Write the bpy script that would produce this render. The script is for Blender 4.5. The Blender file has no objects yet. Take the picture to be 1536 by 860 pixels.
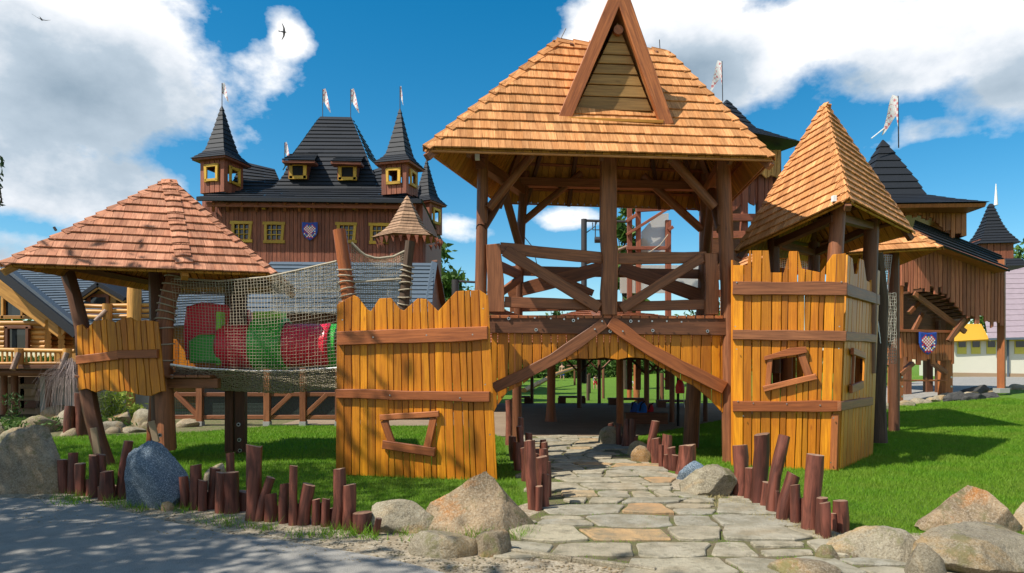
import bpy, bmesh, math, random
import numpy as np
from mathutils import Vector, Matrix, noise
random.seed(7); rng = np.random.default_rng(7)
R = random.random
def U(a, b): return a + (b - a) * random.random()
V = Vector
scene = bpy.context.scene
COL = scene.collection
# ---------------------------------------------------------------- camera
CAM_H = 1.6; F = 1024.0; HZ = 545.0
cd = bpy.data.cameras.new('camera'); cam = bpy.data.objects.new('camera', cd); COL.objects.link(cam)
cam.location = (0, 0, CAM_H); cam.rotation_euler = (math.radians(90), 0, 0)
cd.sensor_width = 36; cd.lens = 24.0; cd.shift_y = (HZ - 430) / 1536; cd.clip_start = 0.1; cd.clip_end = 3000
scene.camera = cam
scene.view_settings.view_transform = 'Standard'; scene.view_settings.look = 'None'
scene.view_settings.exposure = 0.55; scene.view_settings.gamma = 1
# ---------------------------------------------------------------- sun and sky
SUNV = V((0.72, 0.38, -1.0)).normalized()            # direction the light travels
sl = bpy.data.lights.new('sun', 'SUN'); sun = bpy.data.objects.new('sun', sl); COL.objects.link(sun)
sun.rotation_euler = SUNV.to_track_quat('-Z', 'Y').to_euler(); sun.location = (-20, -10, 30)
sl.energy = 4.6; sl.angle = math.radians(0.53); sl.color = (1.0, 0.94, 0.84)
world = bpy.data.worlds.new('World'); scene.world = world; world.use_nodes = True
def mnode(nt, op, a, b=None, c=None, clamp=False):
    n = nt.nodes.new('ShaderNodeMath'); n.operation = op; n.use_clamp = clamp
    for i, x in enumerate((a, b, c)):
        if x is None: continue
        if isinstance(x, (int, float)): n.inputs[i].default_value = x
        else: nt.links.new(x, n.inputs[i])
    return n.outputs[0]
def ramp(nt, fac, stops):
    n = nt.nodes.new('ShaderNodeValToRGB'); e = n.color_ramp.elements
    while len(e) < len(stops): e.new(0.5)
    for x, (p, c) in zip(e, stops):
        x.position = p; x.color = tuple(c) + (1,) if len(c) == 3 else c
    nt.links.new(fac, n.inputs[0]); return n.outputs[0]
def pxdir(px, py): return V(((px - 768) / F, 1, (HZ - py) / F)).normalized()
def cloud_group():
    g = bpy.data.node_groups.new('cloud_density', 'ShaderNodeTree')
    g.interface.new_socket('Vector', in_out='INPUT', socket_type='NodeSocketVector')
    g.interface.new_socket('Density', in_out='OUTPUT', socket_type='NodeSocketFloat')
    gi = g.nodes.new('NodeGroupInput'); go = g.nodes.new('NodeGroupOutput')
    nz = g.nodes.new('ShaderNodeTexNoise'); nz.inputs['Scale'].default_value = 3.4; nz.inputs['Detail'].default_value = 9
    nz.inputs['Roughness'].default_value = 0.58
    mp = g.nodes.new('ShaderNodeMapping'); mp.inputs['Scale'].default_value = (1, 1, 1.5); mp.inputs['Location'].default_value = (3.1, .7, 1.9)
    g.links.new(gi.outputs[0], mp.inputs[0]); g.links.new(mp.outputs[0], nz.inputs['Vector'])
    acc = None
    # (px, py, rx, rz, weight): where cumulus stands in this sky, as directions
    for px, py, rx, rz, w in [(60, 70, 270, 120, 1), (240, 110, 190, 110, 1), (385, 110, 95, 75, .95), (432, 55, 50, 52, 1), (180, 30, 160, 80, .8),
                              (70, 290, 210, 75, 1.0), (0, 380, 260, 60, .9), (230, 275, 90, 40, .85), (1005, 25, 150, 85, 1), (1100, 90, 150, 70, .9), (1230, 50, 150, 75, 1),
                              (1440, 60, 190, 75, 1), (1400, 195, 80, 34, .74), (1310, 225, 55, 26, .72), (695, 345, 90, 42, 1.0), (850, 328, 110, 34, .95), (590, 420, 60, 26, .8), (1300, 120, 90, 45, .7),
                              (380, 165, 60, 30, .6), (150, 165, 240, 60, .85), (1120, 135, 120, 52, .8), (1560, 110, 120, 70, .9)]:
        c = pxdir(px, py)
        s = g.nodes.new('ShaderNodeVectorMath'); s.operation = 'SUBTRACT'; g.links.new(gi.outputs[0], s.inputs[0]); s.inputs[1].default_value = c
        m = g.nodes.new('ShaderNodeVectorMath'); m.operation = 'MULTIPLY'; g.links.new(s.outputs[0], m.inputs[0])
        m.inputs[1].default_value = (F / rx * .9, F / rx * .5, F / rz * .9)
        l = g.nodes.new('ShaderNodeVectorMath'); l.operation = 'LENGTH'; g.links.new(m.outputs[0], l.inputs[0])
        d = mnode(g, 'SUBTRACT', 1.25, l.outputs['Value'], clamp=True)
        d = mnode(g, 'MULTIPLY', d, w * .8)
        acc = d if acc is None else mnode(g, 'SMOOTH_MAX', acc, d, .25)
    # elsewhere (outside the view) broken cumulus of the same kind
    sx = g.nodes.new('ShaderNodeSeparateXYZ'); g.links.new(gi.outputs[0], sx.inputs[0])
    back = mnode(g, 'MULTIPLY_ADD', sx.outputs[1], -1.2, 0.55, clamp=True)
    acc = mnode(g, 'MAXIMUM', acc, mnode(g, 'MULTIPLY', back, .5))
    n2 = mnode(g, 'MULTIPLY', mnode(g, 'SUBTRACT', nz.outputs['Fac'], .5), 1.75)
    r = mnode(g, 'ADD', mnode(g, 'SUBTRACT', acc, .40), mnode(g, 'MULTIPLY', n2, 1.1))
    g.links.new(r, go.inputs[0]); return g
def build_world():
    nt = world.node_tree; nt.nodes.clear(); L = nt.links
    out = nt.nodes.new('ShaderNodeOutputWorld'); bg = nt.nodes.new('ShaderNodeBackground'); bg.inputs[1].default_value = 0.1
    sky = nt.nodes.new('ShaderNodeTexSky'); sky.sky_type = 'NISHITA'; sky.sun_disc = False
    sky.sun_elevation = math.asin(-SUNV.z); sky.sun_rotation = math.atan2(-SUNV.x, -SUNV.y)
    sky.air_density = 1.0; sky.dust_density = 0.3; sky.ozone_density = 2.5
    hs = nt.nodes.new('ShaderNodeHueSaturation'); hs.inputs['Saturation'].default_value = 1.45; hs.inputs['Value'].default_value = 1.0; hs.inputs['Hue'].default_value = .487
    L.new(sky.outputs[0], hs.inputs['Color'])
    tc = nt.nodes.new('ShaderNodeTexCoord'); g = cloud_group()
    a = nt.nodes.new('ShaderNodeGroup'); a.node_tree = g; L.new(tc.outputs['Generated'], a.inputs[0])
    ofs = nt.nodes.new('ShaderNodeVectorMath'); ofs.operation = 'ADD'; L.new(tc.outputs['Generated'], ofs.inputs[0]); ofs.inputs[1].default_value = (-.035, -.01, .075)
    b = nt.nodes.new('ShaderNodeGroup'); b.node_tree = g; L.new(ofs.outputs[0], b.inputs[0])
    cover = ramp(nt, a.outputs[0], [(0.0, (0, 0, 0)), (.07, (.35,) * 3), (.2, (1,) * 3)])
    sh = mnode(nt, 'ADD', mnode(nt, 'MULTIPLY', b.outputs[0], 1.0), mnode(nt, 'MULTIPLY', a.outputs[0], .25))
    ccol = ramp(nt, sh, [(.04, (7.8, 7.8, 7.8)), (.24, (6.0, 6.3, 6.7)), (.44, (3.6, 4.3, 5.0)), (.85, (2.0, 2.7, 3.4))])
    mx = nt.nodes.new('ShaderNodeMix'); mx.data_type = 'RGBA'
    L.new(cover, mx.inputs[0]); L.new(hs.outputs[0], mx.inputs[6]); L.new(ccol, mx.inputs[7])
    L.new(mx.outputs[2], bg.inputs[0]); L.new(bg.outputs[0], out.inputs[0])
build_world()
# ---------------------------------------------------------------- materials
M = {}
def new_mat(name, rough=.7, spec=.3):
    m = bpy.data.materials.new(name); m.use_nodes = True; nt = m.node_tree; b = nt.nodes['Principled BSDF']
    b.inputs['Roughness'].default_value = rough; b.inputs['Specular IOR Level'].default_value = spec
    M[name] = m; return m, nt, b
def noise_n(nt, vec, scale, detail=4, rough=.55, dist=0):
    n = nt.nodes.new('ShaderNodeTexNoise'); n.inputs['Scale'].default_value = scale; n.inputs['Detail'].default_value = detail
    n.inputs['Roughness'].default_value = rough; n.inputs['Distortion'].default_value = dist
    if vec is not None: nt.links.new(vec, n.inputs['Vector'])
    return n.outputs['Fac']
def mapping(nt, vec, sc):
    n = nt.nodes.new('ShaderNodeMapping'); n.inputs['Scale'].default_value = sc; nt.links.new(vec, n.inputs[0]); return n.outputs[0]
def mixc(nt, f, a, b, mode='MIX'):
    n = nt.nodes.new('ShaderNodeMix'); n.data_type = 'RGBA'; n.blend_type = mode
    for i, x in ((0, f), (6, a), (7, b)):
        if isinstance(x, (int, float)): n.inputs[i].default_value = x
        elif isinstance(x, tuple): n.inputs[i].default_value = x + (1,)
        else: nt.links.new(x, n.inputs[i])
    return n.outputs[2]
def bump(nt, b, h, strength, dist=.01):
    n = nt.nodes.new('ShaderNodeBump'); n.inputs['Strength'].default_value = strength; n.inputs['Distance'].default_value = dist
    nt.links.new(h, n.inputs['Height']); nt.links.new(n.outputs[0], b.inputs['Normal'])
def rnd_of(nt):
    a = nt.nodes.new('ShaderNodeAttribute'); a.attribute_name = 'rnd'; return a.outputs['Fac']
def wood(name, c1, c2, dark, var=.35, rough=.55, spec=.35, grain=(38, 1.6), bmp=.35, dirt=.25):
    m, nt, b = new_mat(name, rough, spec)
    uv = nt.nodes.new('ShaderNodeUVMap'); uv.uv_map = 'UVMap'; uvo = uv.outputs[0]
    r = rnd_of(nt)
    g1 = noise_n(nt, mapping(nt, uvo, (grain[0], grain[1], 1)), 1, 5, .6, .8)
    g2 = noise_n(nt, mapping(nt, uvo, (9, .9, 1)), 1, 3, .5, 1.5)
    kn = nt.nodes.new('ShaderNodeTexVoronoi'); kn.inputs['Scale'].default_value = 1; kn.inputs['Randomness'].default_value = 1
    nt.links.new(mapping(nt, uvo, (5.5, 1.7, 1)), kn.inputs['Vector'])
    kf = ramp(nt, kn.outputs['Distance'], [(.02, (1,) * 3), (.11, (0,) * 3)])
    base = mixc(nt, ramp(nt, r, [(0, (0,) * 3), (1, (1,) * 3)]), c1, c2)
    gr = ramp(nt, g1, [(.38, (0,) * 3), (.62, (1,) * 3)])
    base = mixc(nt, mnode(nt, 'MULTIPLY', mnode(nt, 'SUBTRACT', 1, gr), var), base, dark)
    base = mixc(nt, mnode(nt, 'MULTIPLY', ramp(nt, g2, [(.45, (0,) * 3), (.7, (1,) * 3)]), var * .8), base, dark)
    base = mixc(nt, mnode(nt, 'MULTIPLY', kf, .8), base, dark)
    ge = nt.nodes.new('ShaderNodeNewGeometry')
    dn = noise_n(nt, ge.outputs['Position'], 2.3, 5, .6)
    base = mixc(nt, mnode(nt, 'MULTIPLY', ramp(nt, dn, [(.5, (0,) * 3), (.75, (1,) * 3)]), dirt), base, dark)
    hv = nt.nodes.new('ShaderNodeHueSaturation'); nt.links.new(base, hv.inputs['Color'])
    nt.links.new(mnode(nt, 'MULTIPLY_ADD', mnode(nt, 'FRACT', mnode(nt, 'MULTIPLY', r, 7.31)), .46, .76), hv.inputs['Value'])
    nt.links.new(hv.outputs[0], b.inputs['Base Color'])
    nt.links.new(mnode(nt, 'MULTIPLY_ADD', g1, .3, rough - .15), b.inputs['Roughness'])
    bump(nt, b, mnode(nt, 'ADD', g1, mnode(nt, 'MULTIPLY', kf, .3)), bmp, .006)
    return m
def rocky(name, c1, c2, c3, scale=6, rough=.9, bmp=.8, speck=None, moss=None, dist=.03):
    m, nt, b = new_mat(name, rough, .25); blue = name == 'granite_blue'
    ge = nt.nodes.new('ShaderNodeTexCoord'); p = ge.outputs['Object']; oi = nt.nodes.new('ShaderNodeObjectInfo')
    sh = nt.nodes.new('ShaderNodeVectorMath'); sh.operation = 'ADD'; nt.links.new(p, sh.inputs[0]); nt.links.new(mnode(nt, 'MULTIPLY', oi.outputs['Random'], 37.), sh.inputs[1]); p = sh.outputs[0]
    n1 = noise_n(nt, p, scale, 9, .68, .3); n2 = noise_n(nt, p, scale * .45, 5, .6, .8); n3 = noise_n(nt, p, scale * (9 if blue else 20), 4, .8); n5 = noise_n(nt, p, scale * 3.2, 8, .75, .4)
    base = mixc(nt, ramp(nt, n1, [(.36, (0,) * 3), (.64, (1,) * 3)]), c1, c2)
    base = mixc(nt, ramp(nt, n2, [(.50, (0,) * 3), (.62, (1,) * 3)]), base, c3)
    base = mixc(nt, mnode(nt, 'MULTIPLY', ramp(nt, n5, [(.30, (1,) * 3), (.47, (0,) * 3)]), .75), base, tuple(x * .38 for x in c2))  # crevice shade put into the colour, dark where the bump noise dips
    if speck: base = mixc(nt, mnode(nt, 'MULTIPLY', ramp(nt, n3, [(.50, (0,) * 3), (.62, (1,) * 3)]), .9 if blue else .55), base, speck)
    base = mixc(nt, mnode(nt, 'MULTIPLY', ramp(nt, n3, [(.36, (1,) * 3), (.46, (0,) * 3)]), .5), base, tuple(x * .4 for x in c2))
    if moss:
        n4 = noise_n(nt, p, scale * .8, 7, .75); base = mixc(nt, mnode(nt, 'MULTIPLY', ramp(nt, n4, [(.54, (0,) * 3), (.60, (1,) * 3)]), .7), base, moss)
    hv = nt.nodes.new('ShaderNodeHueSaturation'); nt.links.new(base, hv.inputs['Color'])
    nt.links.new(mnode(nt, 'MULTIPLY_ADD', oi.outputs['Random'], .25, .92), hv.inputs['Value'])
    nt.links.new(hv.outputs[0], b.inputs['Base Color'])
    h = mnode(nt, 'ADD', mnode(nt, 'ADD', n1, mnode(nt, 'MULTIPLY', n5, .8)), mnode(nt, 'MULTIPLY', n3, .22))
    bump(nt, b, h, 1.0, dist * (1.0 if not blue else .5)); return m
def plain(name, c, rough=.5, spec=.4, metal=0, bmp=0, var=.12, scale=8):
    m, nt, b = new_mat(name, rough, spec); b.inputs['Metallic'].default_value = metal
    ge = nt.nodes.new('ShaderNodeNewGeometry'); n = noise_n(nt, ge.outputs['Position'], scale, 5, .6)
    nt.links.new(mixc(nt, mnode(nt, 'MULTIPLY', n, var * 2), c, tuple(x * .45 for x in c)), b.inputs['Base Color'])
    if bmp: bump(nt, b, n, bmp, .01)
    return m
wood('yellow_stain', (.50, .165, .005), (.72, .29, .009), (.26, .065, .005), var=.5, rough=.45, spec=.4)
wood('gate_brown', (.26, .095, .040), (.36, .140, .058), (.10, .034, .015), var=.6, rough=.5)
wood('rail_brown', (.34, .100, .030), (.46, .155, .050), (.14, .04, .016), var=.55, rough=.45)
wood('dark_post', (.15, .060, .028), (.22, .088, .042), (.055, .022, .012), var=.55)
wood('red_log', (.15, .045, .030), (.27, .088, .055), (.055, .020, .014), var=.8, rough=.45, grain=(16, 2.6), bmp=1.0, dirt=.5)
wood('log_end', (.34, .20, .13), (.46, .31, .21), (.09, .04, .025), var=.5, grain=(30, 30))
wood('cedar_orange', (.60, .275, .10), (.74, .37, .155), (.30, .11, .035), var=.6, rough=.7, spec=.15, grain=(60, 3), dirt=.42)
wood('cedar_pink', (.55, .245, .135), (.66, .32, .19), (.26, .09, .05), var=.6, rough=.65, spec=.2, grain=(60, 3), dirt=.42)
wood('cedar_grey', (.32, .19, .11), (.42, .26, .15), (.15, .08, .045), var=.5, rough=.75, grain=(60, 3))
wood('soffit', (.50, .22, .028), (.60, .28, .04), (.22, .08, .015), var=.5, rough=.6)
wood('siding', (.34, .11, .055), (.46, .16, .075), (.14, .045, .025), var=.5, rough=.65)
wood('castle_board', (.25, .075, .038), (.37, .115, .056), (.075, .026, .016), var=.5, rough=.65)
wood('orange_board', (.36, .115, .035), (.46, .16, .05), (.15, .045, .016), var=.5)
wood('gable_board', (.30, .165, .045), (.40, .22, .07), (.15, .075, .02), var=.5)
wood('log_yellow', (.55, .27, .06), (.66, .34, .085), (.22, .09, .02), var=.5, rough=.5, grain=(14, .8))
wood('frame_yellow', (.56, .32, .03), (.64, .38, .05), (.30, .15, .008), var=.35)
wood('bark', (.12, .08, .055), (.17, .11, .08), (.05, .03, .02), var=.6, rough=.9, bmp=1)
plain('tile_dark', (.020, .023, .029), .62, .25, bmp=.25, var=.35, scale=14)
plain('tile_grey', (.10, .13, .16), .6, .4, bmp=.2, var=.3, scale=11)
plain('steel', (.55, .55, .56), .3, .5, metal=1); plain('dark_steel', (.06, .055, .055), .5, .4, metal=.3)
plain('plastic_red', (.85, .015, .05), .35, .5, var=.1); plain('plastic_green', (.04, .42, .04), .35, .5, var=.1); plain('plastic_lime', (.32, .80, .04), .35, .5, var=.1)
plain('blue', (.02, .06, .32), .5, .3); plain('red', (.65, .03, .03), .5, .3); plain('white', (.8, .8, .78), .6, .3, var=.06); plain('gold', (.65, .42, .05), .5, .3)
plain('concrete', (.36, .36, .34), .85, .2, bmp=.3, var=.25); plain('cream', (.78, .74, .50), .85, .2, var=.08, scale=1.5); plain('yellow_plaster', (.60, .52, .10), .85, .2)
plain('cream_white', (.62, .60, .49), .85, .2, var=.08, scale=1.5); plain('roof_pink', (.34, .27, .30), .8, .2, var=.3, scale=3); plain('roof_orange', (.55, .30, .03), .7, .2)
plain('black', (.012, .012, .012), .7, .2); plain('skin', (.55, .32, .22), .6, .3); plain('cloth_white', (.7, .7, .72), .9, .1); plain('hair', (.06, .035, .02), .8, .2)
plain('cloth_blue', (.03, .14, .5), .9, .1); plain('cloth_red', (.5, .03, .04), .9, .1); plain('cloth_grey', (.2, .22, .25), .9, .1); plain('bird_dark', (.10, .10, .11), .7, .2); plain('tan', (.35, .25, .16), .9, .1)
plain('mesh_green', (.05, .075, .06), .7, .2); plain('white_paint', (.75, .75, .75), .7, .2)
plain('rope', (.50, .43, .32), .95, .1, var=.3, scale=60); plain('rope_grey', (.42, .40, .33), .95, .1, var=.3, scale=60); plain('twig', (.34, .27, .25), .9, .1)
def flag_cloth():
    m, nt, b = new_mat('flag_cloth', .85, .1); ge = nt.nodes.new('ShaderNodeTexCoord'); ck = nt.nodes.new('ShaderNodeTexChecker'); ck.inputs['Scale'].default_value = 9
    nt.links.new(mapping(nt, ge.outputs['Object'], (1, 0, 1)), ck.inputs['Vector']); ck.inputs['Color1'].default_value = (.72, .70, .70, 1); ck.inputs['Color2'].default_value = (.60, .22, .24, 1)
    n = noise_n(nt, ge.outputs['Object'], 5, 2); nt.links.new(mixc(nt, ramp(nt, n, [(.46, (0,) * 3), (.54, (1,) * 3)]), (.72, .70, .70), ck.outputs['Color']), b.inputs['Base Color'])
flag_cloth()
def glass_mat():
    m, nt, b = new_mat('window_glass', .06, .6); b.inputs['Base Color'].default_value = (.02, .026, .03, 1)
glass_mat()
rocky('granite_tan', (.32, .25, .16), (.19, .145, .09), (.34, .19, .07), 3.2, speck=(.40, .35, .27), moss=(.16, .16, .06))
rocky('granite_dull', (.30, .25, .18), (.17, .14, .10), (.27, .20, .12), 3.0, speck=(.38, .34, .27), moss=(.11, .11, .05))
rocky('granite_pale', (.33, .285, .20), (.20, .165, .11), (.34, .23, .11), 3.5, speck=(.42, .38, .30), moss=(.15, .14, .06))
rocky('granite_orange', (.36, .255, .15), (.19, .14, .085), (.42, .17, .04), 2.6, speck=(.44, .38, .29), moss=(.13, .12, .05))
rocky('granite_blue', (.085, .125, .165), (.12, .165, .21), (.10, .135, .165), 9, speck=(.36, .42, .48), bmp=.6)
rocky('rock_dark', (.06, .06, .06), (.09, .085, .08), (.04, .04, .04), 3)
def flag_mat():
    m, nt, b = new_mat('flagstone', .85, .2); ge = nt.nodes.new('ShaderNodeNewGeometry'); p = ge.outputs['Position']; r = rnd_of(nt)
    base = ramp(nt, r, [(0, (.36, .31, .22)), (.3, (.42, .37, .27)), (.62, (.33, .31, .25)), (.80, (.44, .38, .26)), (.88, (.50, .32, .15)), (1, (.48, .28, .13))])
    n1 = noise_n(nt, p, 4, 8, .65); n2 = noise_n(nt, p, 1.7, 4, .5); n3 = noise_n(nt, p, 60, 3, .7)
    base = mixc(nt, mnode(nt, 'MULTIPLY', ramp(nt, n1, [(.42, (0,) * 3), (.62, (1,) * 3)]), .75), base, (.20, .175, .115))
    n6 = noise_n(nt, p, 11, 7, .75); base = mixc(nt, mnode(nt, 'MULTIPLY', ramp(nt, n6, [(.36, (1,) * 3), (.47, (0,) * 3)]), .6), base, (.13, .12, .075))
    base = mixc(nt, mnode(nt, 'MULTIPLY', ramp(nt, n2, [(.55, (0,) * 3), (.75, (1,) * 3)]), .4), base, (.45, .31, .16))
    base = mixc(nt, mnode(nt, 'MULTIPLY', n3, .3), base, (.2, .18, .14))
    nt.links.new(base, b.inputs['Base Color']); bump(nt, b, mnode(nt, 'ADD', n1, mnode(nt, 'MULTIPLY', n3, .3)), 1.0, .035)
flag_mat()
def ground_mat(name, cols, scales, bmp=.5, dist=.02, rough=.95):
    m, nt, b = new_mat(name, rough, .15); ge = nt.nodes.new('ShaderNodeNewGeometry'); p = ge.outputs['Position']
    base = None
    for c, s in zip(cols, [None] + scales):
        if base is None: base = c; continue
        n = noise_n(nt, p, s, 6, .65); base = mixc(nt, ramp(nt, n, [(.42, (0,) * 3), (.62, (1,) * 3)]), base, c)
    nt.links.new(base, b.inputs['Base Color']); h = mnode(nt, 'ADD', noise_n(nt, p, scales[-1], 5, .7), noise_n(nt, p, scales[0], 4, .6))
    bump(nt, b, h, bmp, dist); return m
ground_mat('lawn_mat', [(.085, .175, .015), (.125, .23, .020), (.055, .115, .012), (.14, .24, .03)], [.8, 9, 70], 1.0, .03)
ground_mat('sand', [(.40, .34, .25), (.30, .24, .16), (.46, .40, .30), (.22, .17, .11)], [1.3, 7, 45], .7, .02)
ground_mat('path_soil', [(.17, .135, .085), (.10, .13, .03), (.12, .10, .06)], [3, 30], .8, .02)
ground_mat('asphalt_mat', [(.22, .21, .19), (.28, .265, .24), (.16, .155, .145), (.35, .33, .29)], [.7, 5, 120], .5, .008)
ground_mat('plaza_mat', [(.27, .20, .135), (.33, .25, .17), (.21, .155, .11)], [1.2, 40], .5, .01)
ground_mat('garden_soil', [(.13, .12, .05), (.08, .12, .03), (.20, .16, .10)], [1.5, 12], .8, .03)
def leaf_mat(name, c1, c2, tr=.25):
    m, nt, b = new_mat(name, .6, .25); r = rnd_of(nt)
    ge = nt.nodes.new('ShaderNodeNewGeometry'); pn = noise_n(nt, ge.outputs['Position'], 1.1, 5, .65) if name == 'grass_blade' else None
    bc = mixc(nt, r, c1, c2)
    if pn is not None: bc = mixc(nt, ramp(nt, pn, [(.40, (0,) * 3), (.66, (.75,) * 3)]), bc, (.20, .25, .035)); bc = mixc(nt, ramp(nt, pn, [(.30, (.6,) * 3), (.46, (0,) * 3)]), bc, (.05, .13, .012))
    nt.links.new(bc, b.inputs['Base Color'])
    t = nt.nodes.new('ShaderNodeBsdfTranslucent'); nt.links.new(mixc(nt, r, tuple(x * 1.3 for x in c1), tuple(x * 1.3 for x in c2)), t.inputs[0])
    mx = nt.nodes.new('ShaderNodeMixShader'); mx.inputs[0].default_value = tr
    nt.links.new(b.outputs[0], mx.inputs[1]); nt.links.new(t.outputs[0], mx.inputs[2]); nt.links.new(mx.outputs[0], nt.nodes['Material Output'].inputs[0])
leaf_mat('leaf', (.045, .10, .02), (.11, .19, .035)); leaf_mat('leaf_dark', (.025, .06, .018), (.06, .11, .025)); leaf_mat('grass_blade', (.10, .24, .010), (.20, .38, .022), .4)
leaf_mat('leaf_lime', (.20, .30, .04), (.35, .42, .07)); leaf_mat('straw', (.35, .28, .12), (.45, .38, .18))
def netcloth():
    m, nt, b = new_mat('screen_cloth', .9, .1); b.inputs['Base Color'].default_value = (.55, .52, .46, 1)
    t = nt.nodes.new('ShaderNodeBsdfTransparent'); mx = nt.nodes.new('ShaderNodeMixShader'); mx.inputs[0].default_value = .32
    nt.links.new(b.outputs[0], mx.inputs[1]); nt.links.new(t.outputs[0], mx.inputs[2]); nt.links.new(mx.outputs[0], nt.nodes['Material Output'].inputs[0])
netcloth()
# ---------------------------------------------------------------- mesh helpers
def at(px, py, d): return V(((px - 768) / F * d, d, CAM_H + (HZ - py) / F * d))
def sm(t): t = max(0., min(1., t)); return t * t * (3 - 2 * t)
def H(x, y): return .6 * sm((x - 8) / 10) * sm((y - 12) / 13)
def gpt(px, py):                                       # the point of the ground seen there
    z = 0.
    for _ in range(24):
        d = (CAM_H - z) * F / (py - HZ); z = .5 * z + .5 * H((px - 768) / F * d, d)
    return V(((px - 768) / F * d, d, z))
class Pl:                                              # an upright plane through two ground points, facing the camera side
    def __init__(s, a, b):
        s.o = V((a[0], a[1], 0)); s.u = (V((b[0], b[1], 0)) - s.o).normalized(); s.n = V((s.u.y, -s.u.x, 0))
    def at(s, px, py, off=0):
        d = V(((px - 768) / F, 1, (HZ - py) / F)); c = V((0, 0, CAM_H))
        return c + d * ((s.o + s.n * off - c).dot(s.n) / d.dot(s.n))
class MB:
    def __init__(s): s.v = []; s.f = []; s.uv = []; s.r = []; s.m = []
    def add(s, vs, fs, uvs, rnd=None, m=0):
        o = len(s.v); s.v += [tuple(p) for p in vs]; rnd = R() if rnd is None else rnd
        for i, f in enumerate(fs):
            s.f.append(tuple(k + o for k in f)); s.uv += uvs[i]; s.r.append(rnd); s.m.append(m if isinstance(m, int) else m[i])
        return s
    def join(s, b):
        o = len(s.v); s.v += b.v; s.f += [tuple(k + o for k in f) for f in b.f]; s.uv += b.uv; s.r += b.r; s.m += b.m
WO = {}
def link(name, mb, mats, parent=None, kind=None, smooth=False, label=None, cat=None, group=None):
    me = bpy.data.meshes.new(name)
    vs = np.array(mb.v, dtype=np.float64)
    o = V(((vs[:, 0].min() + vs[:, 0].max()) / 2, (vs[:, 1].min() + vs[:, 1].max()) / 2, vs[:, 2].min()))
    vs = vs - np.array(o)
    me.from_pydata([tuple(x) for x in vs.tolist()], [], mb.f)
    uv = me.uv_layers.new(name='UVMap'); uv.data.foreach_set('uv', np.array(mb.uv, dtype=np.float32).ravel())
    a = me.attributes.new('rnd', 'FLOAT', 'FACE'); a.data.foreach_set('value', np.array(mb.r, dtype=np.float32))
    if isinstance(mats, str): mats = [mats]
    for x in mats: me.materials.append(M[x])
    if len(mats) > 1: me.polygons.foreach_set('material_index', np.array(mb.m, dtype=np.int32))
    if smooth: me.polygons.foreach_set('use_smooth', np.ones(len(mb.f), dtype=bool)); me.set_sharp_from_angle(angle=math.radians(40))
    me.update()
    ob = bpy.data.objects.new(name, me); COL.objects.link(ob)
    if parent: ob.parent = parent; ob.location = o - WO[parent.name]
    else: ob.location = o
    WO[ob.name] = o
    if kind: ob['kind'] = kind
    if label: ob['label'] = label
    if cat: ob['category'] = cat
    if group: ob['group'] = group
    return ob
def thing(name, label, cat, loc, group=None):
    o = bpy.data.objects.new(name, None); COL.objects.link(o); o.location = loc; o.empty_display_size = .2
    o['label'] = label; o['category'] = cat
    if group: o['group'] = group
    WO[o.name] = V(loc); return o
def tube(mb, pts, rad, n=8, caps=True, rnd=None, m=0, mc=0, lump=0, seed=0, flat=1.0):
    pts = [V(p) for p in pts]; k = len(pts)
    if not isinstance(rad, (list, tuple)): rad = [rad] * k
    vs = []; cum = 0; cs = []; t0 = (pts[1] - pts[0]).normalized()
    a = t0.cross(V((0, 0, 1)));  a = V((1, 0, 0)) if a.length < .05 else a.normalized()
    for i in range(k):
        t = ((pts[min(i + 1, k - 1)] - pts[max(i - 1, 0)])).normalized(); a = (a - t * a.dot(t)).normalized(); b = t.cross(a)
        if i: cum += (pts[i] - pts[i - 1]).length
        cs.append(cum)
        for j in range(n):
            th = 2 * math.pi * j / n; rr = rad[i]
            if lump: rr *= 1 + lump * noise.noise(V((math.cos(th) * 1.3 + seed, math.sin(th) * 1.3, cum * 3 + seed)))
            vs.append(pts[i] + a * (math.cos(th) * rr) + b * (math.sin(th) * rr * flat))
    ru, rv = R() * 50, R() * 50; fs = []; uvs = []; ms = []; per = 2 * math.pi * max(rad) / n
    for i in range(k - 1):
        for j in range(n):
            q = (j + 1) % n; fs.append((i * n + j, i * n + q, (i + 1) * n + q, (i + 1) * n + j)); ms.append(m)
            uvs.append([(ru + j * per, rv + cs[i]), (ru + (j + 1) * per, rv + cs[i]), (ru + (j + 1) * per, rv + cs[i + 1]), (ru + j * per, rv + cs[i + 1])])
    if caps:
        for base, rev in ((0, True), ((k - 1) * n, False)):
            idx = list(range(base, base + n)); idx = idx[::-1] if rev else idx
            fs.append(tuple(idx)); ms.append(mc); uvs.append([(ru + math.cos(6.283 * j / n) * rad[0], rv + math.sin(6.283 * j / n) * rad[0]) for j in range(n)])
    return mb.add(vs, fs, uvs, rnd, ms)
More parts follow.
